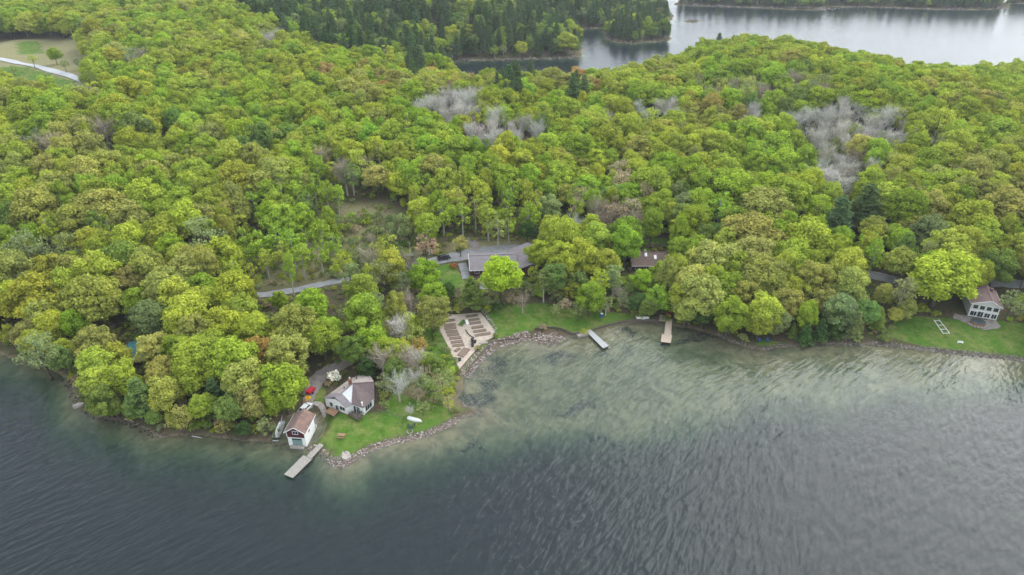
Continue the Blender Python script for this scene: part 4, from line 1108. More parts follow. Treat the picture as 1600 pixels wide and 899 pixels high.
for px, py in ((538, 607.5), (557, 592)): MB().lathe([(.12, -.3), (.12, .5), (.2, .55), (.05, .7)], n=8).build('roof_vent', M_BLACK, ct, Vector(rel(V(px, py, 4.3))))
MB().lathe([(.16, -.6), (.16, .7), (.26, .75), (.26, .9), (.05, 1.0)], n=10).build('roof_vent', M_TRIM, ct, Vector(rel(V(566, 633, 3.2))))

def deck(name, label, corners_px, z, mat, rail=None, ground=True, zabs=None, cat='deck', board=.16, posts=True, group=None):
    "planked platform over a four-cornered outline; boards run across the long way"
    zz = zabs if zabs is not None else max(h1(P(*corners_px[0], 2).x, P(*corners_px[0], 2).y), 0) + z
    c = [P(a, b, zz) for a, b in corners_px]; m = sum(c, Vector()) / 4
    root = empty(name, (m.x, m.y, zz), 0, label, cat, group)
    c = [p - m for p in c]
    # c0->c1 short end, c0->c3 long side
    L = (c[3] - c[0]).length; n = max(3, int(L / board)); mb = MB(); g = random.Random(hash(label) % 999 if False else len(label))
    for k in range(n):
        f0, f1 = k / n, (k + .88) / n; j = g.uniform(-.02, .02)
        p = [c[0].lerp(c[3], f0), c[1].lerp(c[2], f0), c[1].lerp(c[2], f1), c[0].lerp(c[3], f1)]
        d = (p[1] - p[0]).normalized() * j; zt = g.uniform(-.008, .008)
        mb.add([(q.x + d.x, q.y + d.y, -.05 + zt) for q in p] + [(q.x + d.x, q.y + d.y, zt) for q in p], [(0, 3, 2, 1), (4, 5, 6, 7), (0, 1, 5, 4), (1, 2, 6, 5), (2, 3, 7, 6), (3, 0, 4, 7)])
    o = mb.build('decking', mat, root); o['kind'] = 'stuff'
    fr = MB()
    for k in range(4):
        a, b = c[k], c[(k + 1) % 4]; fr.bar((a.x * .985, a.y * .985, -.14), (b.x * .985, b.y * .985, -.14), .09, .17)
    fr.build('frame', M_TIMBER, root)
    if posts:
        k = max(2, int(L / 3) + 1)
        for i in range(k):
            f = (i + .05) / (k - .9)
            for A, B in ((c[0], c[3]), (c[1], c[2])):
                q = A.lerp(B, min(f, 1)) * .97; MB().bar((q.x, q.y, -1.9), (q.x, q.y, .02), .16, .16, n=8).build('post', M_TIMBER, root)
    if rail:
        for a_i, b_i in rail:
            a, b = c[a_i] * .97, c[b_i] * .97; rb = MB(); n_ = max(2, int((b - a).length / .5))
            for k in range(n_ + 1): q = a.lerp(b, k / n_); rb.bar((q.x, q.y, 0), (q.x, q.y, .95), .06, .06)
            rb.bar((a.x, a.y, .97), (b.x, b.y, .97), .12, .05); rb.bar((a.x, a.y, .5), (b.x, b.y, .5), .05, .1)
            rb.build('railing', M_WOOD_B if mat is M_WOOD_B else M_TIMBER, root)
    return root
deck('deck', 'small brown wooden deck below the cottage door', [(515, 636.5), (530, 641.5), (521.5, 650.5), (508.5, 644.5)], .9, M_WOOD_B, rail=[(3, 2)])
deck('deck', 'dark deck with red brown railing against the cottage front', [(551, 642), (566, 650), (561, 657), (545, 648)], .7, M_TIMBER, rail=[(3, 2), (1, 2)])

# boathouse
p0 = P(451.5, 694.5, .35); p1 = P(479, 696.5, .35)
rA, rB = P(462.5, 669, 6.4), P(475.5, 638.5, 6.4)
bh = Gable('boathouse', 'red gabled boathouse with white walls and brown roof at the waterline', 'boathouse', p0, p1, max(6.0, (rB - rA).length - 1.0), 4.5, 1.5, [M_WHITE], [M_ROOF_B, M_ROOF_BR], over=.5, found=1.4)
w = bh.w
gb = MB(); gb.add([(-.03, -.06, 2.5), (w + .03, -.06, 2.5), (w + .03, -.06, 4.48), (w / 2, -.06, 5.96), (-.03, -.06, 4.48), (-.03, -.005, 2.5), (w + .03, -.005, 2.5), (w + .03, -.005, 4.48), (w / 2, -.005, 5.96), (-.03, -.005, 4.48)],
    [(0, 1, 2, 3, 4), (9, 8, 7, 6, 5)] + [(k, 5 + k, 5 + (k + 1) % 5, (k + 1) % 5) for k in range(5)]).build('gable_boards', M_RED, bh.root)
fw = window(bh.root, (0, -.06), (w, -.06), w * .5, 4.05, 1.3, .9)
M_GDOOR = simple('grey_green_door', (.20, .30, .27), (.15, .23, .21), 1.5, .6, .1)
dr = MB(); quad_on((0, 0), (w, 0), w * .24, w * .80, 0.02, 2.2, .01, .06, dr); dr = dr.build('boat_door', M_GDOOR, bh.root)
for k in range(4):
    u0 = w * .24 + .06 + k * (w * .56 - .06) / 4
    for z0 in (.08, .62, 1.16): mb = MB(); quad_on((0, 0), (w, 0), u0, u0 + (w * .56) / 4 - .1, z0, z0 + .46, .07, .02, mb); mb.build('door_panel', M_GDOOR, dr)
    mb = MB(); quad_on((0, 0), (w, 0), u0, u0 + (w * .56) / 4 - .1, 1.72, 2.1, .07, .02, mb)
    mb.build('pane', M_GLASS, dr)
MB().box(w * .15, -1.1, -.5, w * .9, -.05, .0).build('slipway_apron', M_STONE, bh.root)
window(bh.root, *bh.right, 2.6, 2.6, .9, .8)
for s_ in (0, w): MB().bar((s_, -.09, 2.5), (s_, -.09, 4.5), .14, .06).build('corner_board', M_TRIM, bh.root)
# lean-to shed
p0 = PT(485.5, 671.5); p1 = PT(495, 670)
sh = Gable('lean_to_shed', 'small grey roofed lean-to beside the boathouse', 'shed', p0, p1, 2.4, 1.5, .5, [M_WHITE], M_ROOF_G, over=.2, side=True)
window(sh.root, *sh.front, sh.w * .5, .8, .6, 1.2, name='door', bars=0)

# two-storey white house on the right
p0 = PT(1511.5, 493.5); p1 = PT(1556, 501); p1.z = p0.z
wh = Gable('house', 'white two-storey house with red brown roof and big lake windows', 'house', p0, p1, 11.0, 5.0, 1.7, [M_BEIGE], M_ROOF_R, over=.5, found=1.5, ridge_shift=.62)
for k in range(4): wh.win(wh.front, wh.w * (.16 + .235 * k), 3.7, 1.35, 1.35, bars=0)
for k, ww in ((0, 2.0), (1, 2.1), (2, 1.9), (3, 1.4)): wh.win(wh.front, wh.w * (.18 + .235 * k), 1.25, ww, 1.5 if k != 1 else 1.9, bars=1)
wb_ = MB(); quad_on(*wh.front, -.1, wh.w + .1, 2.45, 2.62, .004, .12, wb_); wb_.build('string_course', M_TRIM, wh.root)
for k in range(5): tb = MB(); quad_on(*wh.front, wh.w * (.04 + .235 * k) - .08, wh.w * (.04 + .235 * k) + .08, 0, 2.44, .004, .14, tb); tb.build('pillar', M_TRIM, wh.root)
wh.win(wh.left, 3, 3.6, 1.1, 1.1); MB().box(wh.w * .72, 7.6, 4.6, wh.w * .72 + .8, 8.4, 7.2).build('chimney', M_ROOF_R, wh.root)

# long grey roofed house
p0 = PT(737, 431); p1 = PT(806, 428); p1.z = p0.z
lh = Gable('house', 'long grey roofed brown house half hidden behind a round lime tree', 'house', p0, p1, 11.5, 2.6, 2.3, [M_DARKWALL], M_ROOF_G, over=.7, side=True, found=1.5)
for k in range(5): lh.win(lh.front, lh.w * (.12 + .19 * k), 1.5, 1.5, 1.2)
for u in (.35, .6): lh.win(lh.left, 11.5 * u, 1.4, 1.2, 1.2)
tr_ = MB().bar((-.72, -.75, 2.3), (-.72, 5.75, 4.95), .1, .26).bar((-.72, 12.2, 2.3), (-.72, 5.75, 4.95), .1, .26); tr_.build('barge_board', M_TRIM, lh.root)
w = lh.w
wg = MB(); wg.add([(w - .5, -2.2, -1.5), (w + 11.5, -2.2, -1.5), (w + 11.5, -2.2, 2.7), (w + 5.5, -2.2, 5.0), (w - .5, -2.2, 2.7), (w - .5, 13.5, -1.5), (w + 11.5, 13.5, -1.5), (w + 11.5, 13.5, 2.7), (w + 5.5, 13.5, 5.0), (w - .5, 13.5, 2.7)],
    [(0, 1, 2, 3, 4), (9, 8, 7, 6, 5)] + [(k, 5 + k, 5 + (k + 1) % 5, (k + 1) % 5) for k in range(5)]).build('wing_wall', M_DARKWALL, lh.root)
rb = MB(); slab([(w + 5.5, -2.9, 5.12), (w + 5.5, 14.1, 5.12), (w - 1.2, 14.1, 2.55), (w - 1.2, -2.9, 2.55)], .16, rb); slab([(w + 5.5, -2.9, 5.12), (w + 12.2, -2.9, 2.55), (w + 12.2, 14.1, 2.55), (w + 5.5, 14.1, 5.12)], .16, rb)
wr_ = rb.build('wing_roof', M_ROOF_G, lh.root)
for x, y in ((w + 2.6, 8.0), (w + 3.4, 5.2), (w + 1.5, 9.5)): MB().box(x, y, 3.2, x + .7, y + .5, 4.9 - .38 * (w + 5.5 - x)).build('roof_vent', M_TRIM, wr_)
for k in range(3): window(lh.root, (w - .5, -2.2), (w + 11.5, -2.2), 2 + 3.6 * k, 1.4, 1.8, 1.7)

# brown roofed house
p0 = PT(988, 424); p1 = PT(1043, 424); p1.z = p0.z
b3 = Gable('house', 'brown roofed house with light skylights behind two lime trees', 'house', p0, p1, 9.5, 2.6, 2.6, [M_DARKWALL], [M_ROOF_B, M_ROOF_T], over=.5, side=True, found=1.5)
sl = 2.6 / 4.75
for x, y in ((b3.w * .36, 3.0), (b3.w * .62, 2.0)):
    mb = MB(); mb.add([(x, y, 2.72 + sl * y), (x + .9, y, 2.72 + sl * y), (x + .9, y + 1.4, 2.72 + sl * (y + 1.4)), (x, y + 1.4, 2.72 + sl * (y + 1.4)), (x, y, 2.92 + sl * y), (x + .9, y, 2.92 + sl * y), (x + .9, y + 1.4, 2.92 + sl * (y + 1.4)), (x, y + 1.4, 2.92 + sl * (y + 1.4))],
        [(0, 3, 2, 1), (4, 5, 6, 7), (0, 1, 5, 4), (1, 2, 6, 5), (2, 3, 7, 6), (3, 0, 4, 7)]); mb.build('skylight', M_TRIM, b3.roof)
MB().box(b3.w * .35, 4.2, 3.5, b3.w * .35 + .7, 4.8, 6.2).build('chimney', M_STONE, b3.root)
for k in range(4): b3.win(b3.front, b3.w * (.15 + .23 * k), 1.4, 1.5, 1.2)
b3.win(b3.left, 4.5, 1.5, 1.2, 1.2)

# teal roofed cabin under the trees
p0 = PT(196, 566); p1 = PT(226, 572); p1.z = p0.z
tc_ = Gable('cabin', 'teal metal roofed cabin glimpsed between yellow trees', 'cabin', p0, p1, 7.5, 2.6, 1.8, [M_DARKWALL], M_TEAL, over=.5, side=True, found=1.5)
for k in range(2): tc_.win(tc_.front, tc_.w * (.3 + .4 * k), 1.4, 1.3, 1.1)
for k in range(14):
    x = -.4 + (tc_.w + .8) * (k + .5) / 14; s_l = 1.8 / 3.75
    MB().bar((x, -.5, 2.72 - .5 * s_l), (x, 3.75, 4.54), .05, .05).build('roof_seam', M_TEAL, tc_.roof)

# ------------------------------------------------------------------ docks
deck('dock', 'narrow grey gangway from the lawn to the boathouse float', [(509.5, 682.5), (515.5, 685.5), (487, 716.2), (478.5, 713.2)], 0, M_WOOD, zabs=.62, cat='dock')
deck('dock', 'wide grey floating dock at the end of the boathouse gangway', [(473.5, 711.5), (488.5, 716.5), (457.5, 747), (443.5, 741.5)], 0, M_WOOD, zabs=.52, cat='dock')
deck('dock', 'pale grey dock slanting out from the stone landing', [(914.5, 516.5), (925.5, 517.5), (951.5, 540.5), (942.5, 544.5)], 0, simple('pale_grey_boards', (.46, .46, .46), (.33, .33, .33), 2, .8, .3), zabs=.75, cat='dock')
deck('dock', 'tan dock walkway running straight out from the shore', [(1041, 498), (1050.5, 498.5), (1048.5, 525), (1037.5, 524)], 0, M_WOOD_T, zabs=.75, cat='dock')
deck('dock', 'square tan platform at the end of the tan walkway', [(1034, 522), (1050.5, 523.5), (1048, 536), (1032.5, 534.2)], 0, M_WOOD_T, zabs=.72, cat='dock')
deck('deck', 'small tan shore deck with railing beside the tan dock', [(1030.5, 492), (1041, 492.5), (1040.5, 502), (1029.5, 501.5)], 0, M_WOOD_T, zabs=1.0, rail=[(0, 3), (3, 2), (0, 1)])

# ------------------------------------------------------------------ walls along the shore, garden
def timber_wall(name, label, pts_px, ht, mat=M_TIMBER, base=-.3, cat='wall'):
    pts = [PT(a, b) for a, b in pts_px]; o0 = pts[0]
    root = empty(name, (o0.x, o0.y, o0.z), 0, label, cat)
    for i in range(len(pts) - 1):
        a, b = pts[i] - o0, pts[i + 1] - o0
        for k in range(3):
            z0 = base + (ht - base) * k / 3; z1 = base + (ht - base) * (k + 1) / 3 - .03
            MB().bar((a.x, a.y, (z0 + z1) / 2 + a.z), (b.x, b.y, (z0 + z1) / 2 + b.z), .22 + .02 * (k % 2), z1 - z0).build('timber', mat, root)
        MB().bar((a.x, a.y, base + a.z), (a.x, a.y, ht + .08 + a.z), .26, .26).build('post', mat, root)
    return root
timber_wall('retaining_wall', 'dark timber retaining wall bending round the lawn to the stone landing', [(836, 515.5), (850, 513.5), (864, 513.5), (877, 515.5), (885, 519), (894, 523.5), (905, 522)], .75)
timber_wall('retaining_wall', 'long dark timber wall holding the bank between the two docks', [(928, 516), (945, 511), (965, 506), (985, 502.5), (1005, 501), (1030, 502.5)], .7)
timber_wall('retaining_wall', 'low timber edging between the centre lawn and the rock slope', [(767, 536.5), (780, 533.5), (795, 531.5), (812, 530)], .5)
timber_wall('retaining_wall', 'timber edging on the strip of grass below the kitchen garden', [(764, 541), (752, 554), (739, 569), (727, 586)], .5)
ld = [P(898, 518, .8), P(922, 513.5, .8), P(928, 519.5, .8), P(904, 525, .8)]; m_ = sum(ld, Vector()) / 4
o = MB().prism([(p.x - m_.x, p.y - m_.y) for p in ld], -1.6, 0).build('stone_landing', M_STONE, None, (m_.x, m_.y, .62)); tag(o, 'pale stone landing at the root of the pale grey dock', 'landing')

GARD = [(680, 496), (698, 492.5), (717, 491.5), (735, 490), (751, 489), (761.6, 502), (772.6, 517), (771.4, 527), (754, 536), (735, 557), (718.3, 577), (709, 561), (699, 539), (687, 517)]
o = drape('garden_gravel', GARD, M_GRAVEL, .09, 1.0); tag(o, kind='structure')
def bed(cx, cy, wpx, hpx, rot, label, soil=M_SOIL, top=.3, plants=False):
    "raised bed: boards round soil, wpx x hpx pixels"
    a = PT(cx - wpx / 2 * math.cos(rot), cy - wpx / 2 * math.sin(rot)); b = PT(cx + wpx / 2 * math.cos(rot), cy + wpx / 2 * math.sin(rot)); c = PT(cx, cy)
    L = math.hypot(b.x - a.x, b.y - a.y); D = abs(P(cx, cy - hpx / 2, c.z).y - P(cx, cy + hpx / 2, c.z).y)
    root = empty('garden_bed', (c.x, c.y, c.z), math.atan2(b.y - a.y, b.x - a.x), label, 'garden bed', 'raised beds in the kitchen garden')
    l, d = L / 2, D / 2
    for x0, y0, x1, y1 in ((-l, -d, l, -d + .12), (-l, d - .12, l, d), (-l, -d + .123, -l + .12, d - .123), (l - .12, -d + .123, l, d - .123)):
        MB().box(x0, y0, -.5, x1, y1, top).build('board', M_BEDBOARD, root)
    s = MB(); n = 8; g = random.Random(int(cx * 7 + cy))
    vs_ = [(-l + .12 + (2 * l - .24) * i / n, -d + .12 + (2 * d - .24) * j / 3, top - .07 + g.uniform(-.05, .05)) for j in range(4) for i in range(n + 1)]
    s.add(vs_, [(j * (n + 1) + i, j * (n + 1) + i + 1, (j + 1) * (n + 1) + i + 1, (j + 1) * (n + 1) + i) for j in range(3) for i in range(n)]); s.build('soil', soil, root)
    if plants:
        s = MB(); 
        for _ in range(60):
            x, y = g.uniform(-l + .2, l - .2), g.uniform(-d + .2, d - .2); h_ = g.uniform(.1, .3); a_ = g.uniform(0, 3.14)
            s.add([(x - .12 * math.cos(a_), y - .12 * math.sin(a_), top), (x + .12 * math.cos(a_), y + .12 * math.sin(a_), top), (x + .05, y, top + h_)], [(0, 1, 2)])
        o = s.build('seedlings', M_GREENS, root); o['kind'] = 'stuff'
M_GREENS = simple('garden_greens', (.07, .15, .03), (.11, .2, .04), 5, .8, 0)
LB = [(701.6, 501.7), (703, 508.5), (704, 513.6), (706, 518.8), (708.3, 523.7), (711.5, 529.2), (714, 535), (716.4, 540.5)]
for k, (x, y) in enumerate(LB): bed(x, y, 18.5, 3.6, -.10, ['topmost raised bed in the left garden column', 'second', 'third', 'fourth', 'fifth', 'sixth', 'seventh', 'lowest full raised bed in the left garden column'][k] if k in (0, 7) else ORD[k] + ' raised bed from the top in the left garden column', plants=(k in (0,)))
bed(715, 547.5, 9, 3.4, -.6, 'short slanted raised bed under the left garden column')
bed(724.5, 551.5, 16, 7.0, -.85, 'broad tilted soil bed at the lower corner of the garden')
RB = [(737, 494.6, 19), (741, 500.4, 17), (742.8, 505.5, 17), (746, 512, 18), (749.5, 518, 20), (754, 523.5, 25)]
for k, (x, y, w_) in enumerate(RB): bed(x, y, w_, 3.3, -.15, ORD[k] + ' raised bed from the top in the right garden column', plants=(k == 0))
bed(722.6, 505.4, 7.5, 9, .25, 'green planted square bed between the two garden columns', plants=True, soil=M_GREENS)
o = timber_wall('garden_edging', 'low timber edging at the top left of the garden', [(688, 497), (705, 493.5)], .35, cat='edging')
o = timber_wall('garden_edging', 'curved timber edging in the middle of the garden', [(728, 517), (730.5, 521.5), (735, 526), (741, 529)], .4, cat='edging')
q = PT(729.8, 505.4); o = MB().box(-.35, -1.3, -.1, .35, 1.3, .45).box(-.4, -1.35, .45, .4, 1.35, .5).build('cold_frame', M_TRIM, None, q, .25); tag(o, 'narrow white cold frame beside the green planted bed', 'cold frame')
for k, (x, y, lb) in enumerate([(737.9, 533, 'upper left black pot of the garden pot cluster'), (742.3, 535.8, 'right hand black pot of the garden pot cluster'), (738.4, 538, 'middle black pot of the garden pot cluster'), (738.4, 542, 'lowest black pot of the garden pot cluster'), (718.3, 564, 'lone black pot at the lower tip of the garden')]):
    q = PT(x, y); r0 = empty('plant_pot', q, 0, lb, 'pot', 'black garden pots')
    MB().lathe([(.34, 0), (.46, .75), (.52, .77), (.52, .85), (.44, .85), (.42, .74)], n=14).build('tub', M_BLACK, r0); MB().lathe([(.41, .6), (.41, .72)], n=12).build('soil', M_SOIL, r0)
for k, (x, y) in enumerate([(754, 491.5), (757, 496), (760.5, 500.5), (764, 506), (768, 511.5), (771.5, 517), (772.5, 522)]):
    q = PT(x, y)
q = PT(755.5, 536.5); o = MB().box(-1.3, -.5, -.3, 1.3, .5, .28).build('stone_step', M_STONE, None, q, .1, bevel=.05); tag(o, 'pale stone step at the gap below the garden', 'step')

# ------------------------------------------------------------------ vehicles
def car(name, label, loc, rz, paint, L=4.7, Wd=1.85, suv=True):
    root = empty(name, loc, rz, label, 'car')
    H0, H1, H2 = .32, (1.02 if suv else .86), (1.72 if suv else 1.42)
    prof = [(-L / 2, H0), (L / 2, H0), (L / 2, H0 + .45), (L / 2 - .1, H1 - .08), (L / 2 - 1.15, H1 + .03), (-L / 2 + .12, H1 + .05), (-L / 2, H1 - .1)]
    mb = MB(); n = len(prof)
    for s_ in (0, 1): pass
    rows = []
    for yy, k in ((-Wd / 2, .93), (-Wd / 2 + .12, 1), (Wd / 2 - .12, 1), (Wd / 2, .93)): rows.append([(x * (1 if k == 1 else .985), yy, H0 + (z - H0) * k) for x, z in prof])
    vs_ = [p for r_ in rows for p in r_]
    fs = [tuple(range(n)), tuple(range(3 * n, 4 * n))[::-1]] + [(j * n + (i + 1) % n, j * n + i, (j + 1) * n + i, (j + 1) * n + (i + 1) % n) for j in range(3) for i in range(n)]
    MB().add(vs_, fs).build('body', paint, root, smooth=False)
    x0, x1, x2, x3 = L / 2 - 1.15, L / 2 - 1.95, -L / 2 + (.35 if suv else .9), -L / 2 + .08
    yb, yt = Wd / 2 - .06, Wd / 2 - .24
    c = [(x0, -yb, H1), (x3, -yb, H1), (x3, yb, H1), (x0, yb, H1), (x1, -yt, H2 - .06), (x2, -yt, H2 - .06), (x2, yt, H2 - .06), (x1, yt, H2 - .06)]
    MB().add(c, [(0, 1, 5, 4), (1, 2, 6, 5), (2, 3, 7, 6), (3, 0, 4, 7), (4, 5, 6, 7), (0, 3, 2, 1)]).build('windows', M_GLASS, root)
    MB().box(x2 - .05, -yt - .03, H2 - .07, x1 + .05, yt + .03, H2).build('roof', paint, root, bevel=.02)
    pb = MB()
    for s_ in (-1, 1):
        for xa, xb in ((x0, x1), (x3, x2), ((x0 + x3) / 2, (x0 + x3) / 2)): pb.bar((xa, s_ * yb, H1), (xb, s_ * yt, H2 - .04), .08, .08)
    pb.build('pillars', paint, root)
    for sx in (-1, 1):
        for sy in (-1, 1):
            a = Vector((sx * L * .31, sy * (Wd / 2 - .21), .34)); b_ = Vector((sx * L * .31, sy * (Wd / 2 + .01), .34))
            wl = MB().bar(a, b_, .68, .68, n=16).build('wheel', M_TYRE, root); MB().bar(b_, b_ + Vector((0, sy * .015, 0)), .4, .4, n=12).build('rim', M_ALU, wl)
        for sy in (-1, 1): MB().box(sx * L / 2 - .04, sy * Wd * .36 - .2, .68, sx * L / 2 + .04, sy * Wd * .36 + .2, .84).build('headlight' if sx > 0 else 'tail_light', M_TRIM if sx > 0 else M_REDP, root)
    return root
q = PT(694, 405.5); q2 = PT(709, 402.5)
suv = car('suv', 'black SUV parked at the edge of the grey driveway', (q.x, q.y, q.z + .08), math.atan2(q2.y - q.y, q2.x - q.x), M_CARBLACK)
for s_ in (-1, 1): MB().bar((-1.5, s_ * .62, 1.76), (.3, s_ * .62, 1.76), .05, .05).build('roof_rail', M_ALU, suv)
q = PT(478.5, 640); car('parked_car', 'white car tucked behind the boathouse roof under the lime tree', (q.x, q.y, q.z + .08), R(68), M_CARWHITE, suv=False)
q = PT(485.5, 614.5); rt = empty('utility_trailer', (q.x, q.y, q.z + .08), R(60), 'red box trailer parked on the gravel track by the cottage', 'trailer')
MB().box(-1.2, -.75, .5, 1.2, .75, 1.25).build('box', M_REDP, rt, bevel=.04); MB().bar((1.2, 0, .45), (2.1, 0, .4), .1, .1).build('drawbar', M_BLACK, rt)
for sy in (-1, 1): MB().bar((0, sy * .76, .32), (0, sy * .95, .32), .62, .62, n=14).build('wheel', M_TYRE, rt)

# ------------------------------------------------------------------ boats
def hull(L, B, D, up=True, n=10):
    "open boat hull, keel along x"
    vs_ = []; rows = 7
    for i in range(n + 1):
        t = i / n; x = -L / 2 + L * t; w_ = B / 2 * (1 - max(0, (t - .55) / .45) ** 2.2) * (.82 + .18 * min(1, t * 3)); dd = D * (1 - .25 * max(0, (t - .7) / .3) ** 2)
        for j in range(rows):
            a = math.pi * j / (rows - 1); vs_.append((x, -w_ * math.cos(a), D - dd * math.sin(a) ** .7 * (1 if w_ > .02 else .6)))
    fs = [(i * rows + j, i * rows + j + 1, (i + 1) * rows + j + 1, (i + 1) * rows + j) for i in range(n) for j in range(rows - 1)]
    fs.append(tuple(range(rows)))
    return vs_, fs, rows
def boat(name, label, loc, rz, L, B, D, mat, over=False, tilt=0.0, seats=3):
    root = empty(name, loc, rz, label, 'boat'); vs_, fs, rows = hull(L, B, D)
    if over: vs_ = [(x, y, D - z + .05) for x, y, z in vs_]
    m = MB().add(vs_, fs).build('hull', mat, root, smooth=True)
    md = m.modifiers.new('thickness', 'SOLIDIFY'); md.thickness = .04
    gw = MB(); n = len(vs_) // rows; zz = .05 if over else D
    for j in (0, rows - 1):
        for i in range(n - 1): gw.bar(vs_[i * rows + j], vs_[(i + 1) * rows + j], .07, .06)
    gw.build('gunwale', M_TRIM if mat is M_BOATWHITE else M_ALU, root)
    if not over:
        for k in range(seats): x = -L * .32 + k * L * .24; MB().box(x - .14, -B * .42, D * .62, x + .14, B * .42, D * .68).build('seat', M_ALU, root)
    if tilt: root.rotation_euler = (tilt, 0, rz)
    return root
a, b = PT(434.5, 686), PT(441, 668); a.z = b.z = max(a.z, b.z)
boat('boat', 'silver aluminium boat drawn up on the bank left of the boathouse', ((a.x + b.x) / 2, (a.y + b.y) / 2, .55), math.atan2(a.y - b.y, a.x - b.x), 6.2, 1.7, .75, M_ALU, seats=5)
a, b = PT(637, 653), PT(660, 660)
boat('boat', 'white upturned rowing boat on the cottage lawn', ((a.x + b.x) / 2, (a.y + b.y) / 2, h1((a.x + b.x) / 2, (a.y + b.y) / 2)), math.atan2(b.y - a.y, b.x - a.x), 4.2, 1.3, .55, M_BOATWHITE, over=True)
a, b = PT(995, 498), PT(1014, 498)
boat('boat', 'white upturned boat on the bank left of the tan dock', ((a.x + b.x) / 2, (a.y + b.y) / 2, h1((a.x + b.x) / 2, (a.y + b.y) / 2) + .2), 0.02, 4.3, 1.5, .6, M_BOATWHITE, over=True)

# ------------------------------------------------------------------ lawn things
q = PT(534, 683); pt_ = empty('picnic_table', q, R(-8), 'brown wooden picnic table on the lawn by the gangway', 'picnic table')
for k in range(5): MB().box(-.95, -.38 + k * .155, .70, .95, -.38 + k * .155 + .14, .75).build('board', M_WOOD_B, pt_)
for s_ in (-1, 1):
    MB().box(-.95, s_ * .72 - .13, .42, .95, s_ * .72 + .13, .47).build('bench', M_WOOD_B, pt_)
    MB().bar((s_ * .65, -.8, .40), (s_ * .65, .8, .40), .05, .1).bar((s_ * .65, -.3, .7), (s_ * .65, -.62, 0), .05, .1).bar((s_ * .65, .3, .7), (s_ * .65, .62, 0), .05, .1).build('leg', M_WOOD_B, pt_)
def chair(label, loc, rz, mat, group):
    r0 = empty('lawn_chair', loc, rz, label, 'chair', group)
    mb = MB()
    for k in range(4): mb.box(-.28, -.28 + k * .14, .36, .28, -.28 + k * .14 + .12, .39)
    mb.build('seat', mat, r0)
    for k in range(5): MB().bar((-.25 + k * .125, .25, .36), (-.30 + k * .15, .52, 1.0), .1, .025).build('back_slat', mat, r0)
    for s_ in (-1, 1):
        MB().box(s_ * .36 - .07, -.35, .58, s_ * .36 + .07, .35, .61).build('armrest', mat, r0)
        MB().bar((s_ * .33, -.3, 0), (s_ * .33, -.3, .58), .05, .09).build('leg', mat, r0); MB().bar((s_ * .33, .32, 0), (s_ * .33, .25, .58), .05, .09).build('leg', mat, r0)
def at(px, py): return PT(px, py)
chair('left blue lawn chair on the wooded bank', at(1187, 534), R(10), M_BLUE, 'blue lawn chairs'); chair('right blue lawn chair on the wooded bank', at(1199, 533.5), R(-12), M_BLUE, 'blue lawn chairs')
for k, (x, y) in enumerate([(1042.5, 494.5), (1046, 496)]):
    q = PT(x, y); chair(['red chair at the back of the tan dock, nearer the trees', 'red chair standing on the root of the tan dock'][k], (q.x, q.y, max(q.z, .78)), R(-20 + 30 * k), M_REDP, 'red dock chairs')
for k, (x, y, r_) in enumerate([(639, 668, 40), (642, 671, 120), (646, 667, -60)]): chair(['green chair behind the cottage fire ring', 'green chair in front of the cottage fire ring', 'green chair right of the cottage fire ring'][k], at(x, y), R(r_), simple('green_paint_%s' % 'abc'[k], (.05, .10, .07)), 'chairs round the cottage fire ring')
q = PT(640.5, 675); fr = empty('fire_ring', q, 0, 'ring of stones on the lawn above the rocky shore', 'fire ring')
for k in range(10):
    a = 6.283 * k / 10; MB().box(-.16, -.12, 0, .16, .12, .25).build('stone', M_STONE, fr, (math.cos(a) * .75, math.sin(a) * .75, 0), a, bevel=.04)
# blue barrel on the bank
q = PT(940, 495); r0 = empty('barrel', q, 0, 'blue barrel at the edge of the centre lawn', 'barrel')
MB().lathe([(.42, 0), (.5, .3), (.5, .35), (.48, .4), (.5, .75), (.5, .8), (.44, 1.15)], n=16).build('drum', M_BLUE, r0); MB().lathe([(.45, 1.15), (.45, 1.2), (.1, 1.22)], n=16).build('lid', M_TRIM, r0)
# white rail frame on the right lawn
A_, B_, C_, D_ = [PT(*p, .25) for p in ((1459, 500), (1467, 499.5), (1484, 521), (1474, 521.5))]
fr = empty('boat_rail', A_, 0, 'white ladder shaped boat rail lying on the right hand lawn', 'boat rail')
for a, b in ((A_, D_), (B_, C_)): MB().bar(a - A_, b - A_, .16, .16).build('rail', M_TRIM, fr)
for k in range(4):
    f = (.08, .4, .7, .98)[k]; MB().bar(A_.lerp(D_, f) - A_, B_.lerp(C_, f) - A_, .14, .12).build('rung', M_TRIM, fr)
    for S, E in ((A_, D_), (B_, C_)): p = S.lerp(E, f) - A_; MB().bar(p, p - Vector((0, 0, .3)), .1, .1).build('foot', M_TRIM, fr)
# round dark hot tub / fire table in front of the white house
q = PT(1527, 506); r0 = empty('hot_tub', q, 0, 'dark round covered tub on the patio of the two-storey house', 'hot tub')
MB().lathe([(1.9, 0), (1.95, .9), (1.85, .95)], n=24).build('tub', M_WOOD_B, r0); MB().lathe([(1.98, .93), (2.0, 1.0), (1.2, 1.07), (.05, 1.1)], n=24).build('cover', simple('dark_cover', (.06, .08, .085), (.04, .05, .055), 2, .7, .2), r0)
mbs = []
for k in range(9):
    a = math.pi + math.pi * (k + .5) / 9; MB().box(-.35, -.25, -.2, .35, .25, .35).build('stone', M_STONE, r0, (math.cos(a) * 2.9, math.sin(a) * 2.4, 0), a + 1.57, bevel=.06)
q = PT(1500, 537); r0 = empty('bench', q, R(-10), 'small pale bench beside the right hand shore', 'bench')
MB().box(-.8, -.2, .42, .8, .2, .47).build('seat', M_TRIM, r0); MB().bar((-.8, .22, .7), (.8, .22, .7), .05, .2).build('backrest', M_TRIM, r0)
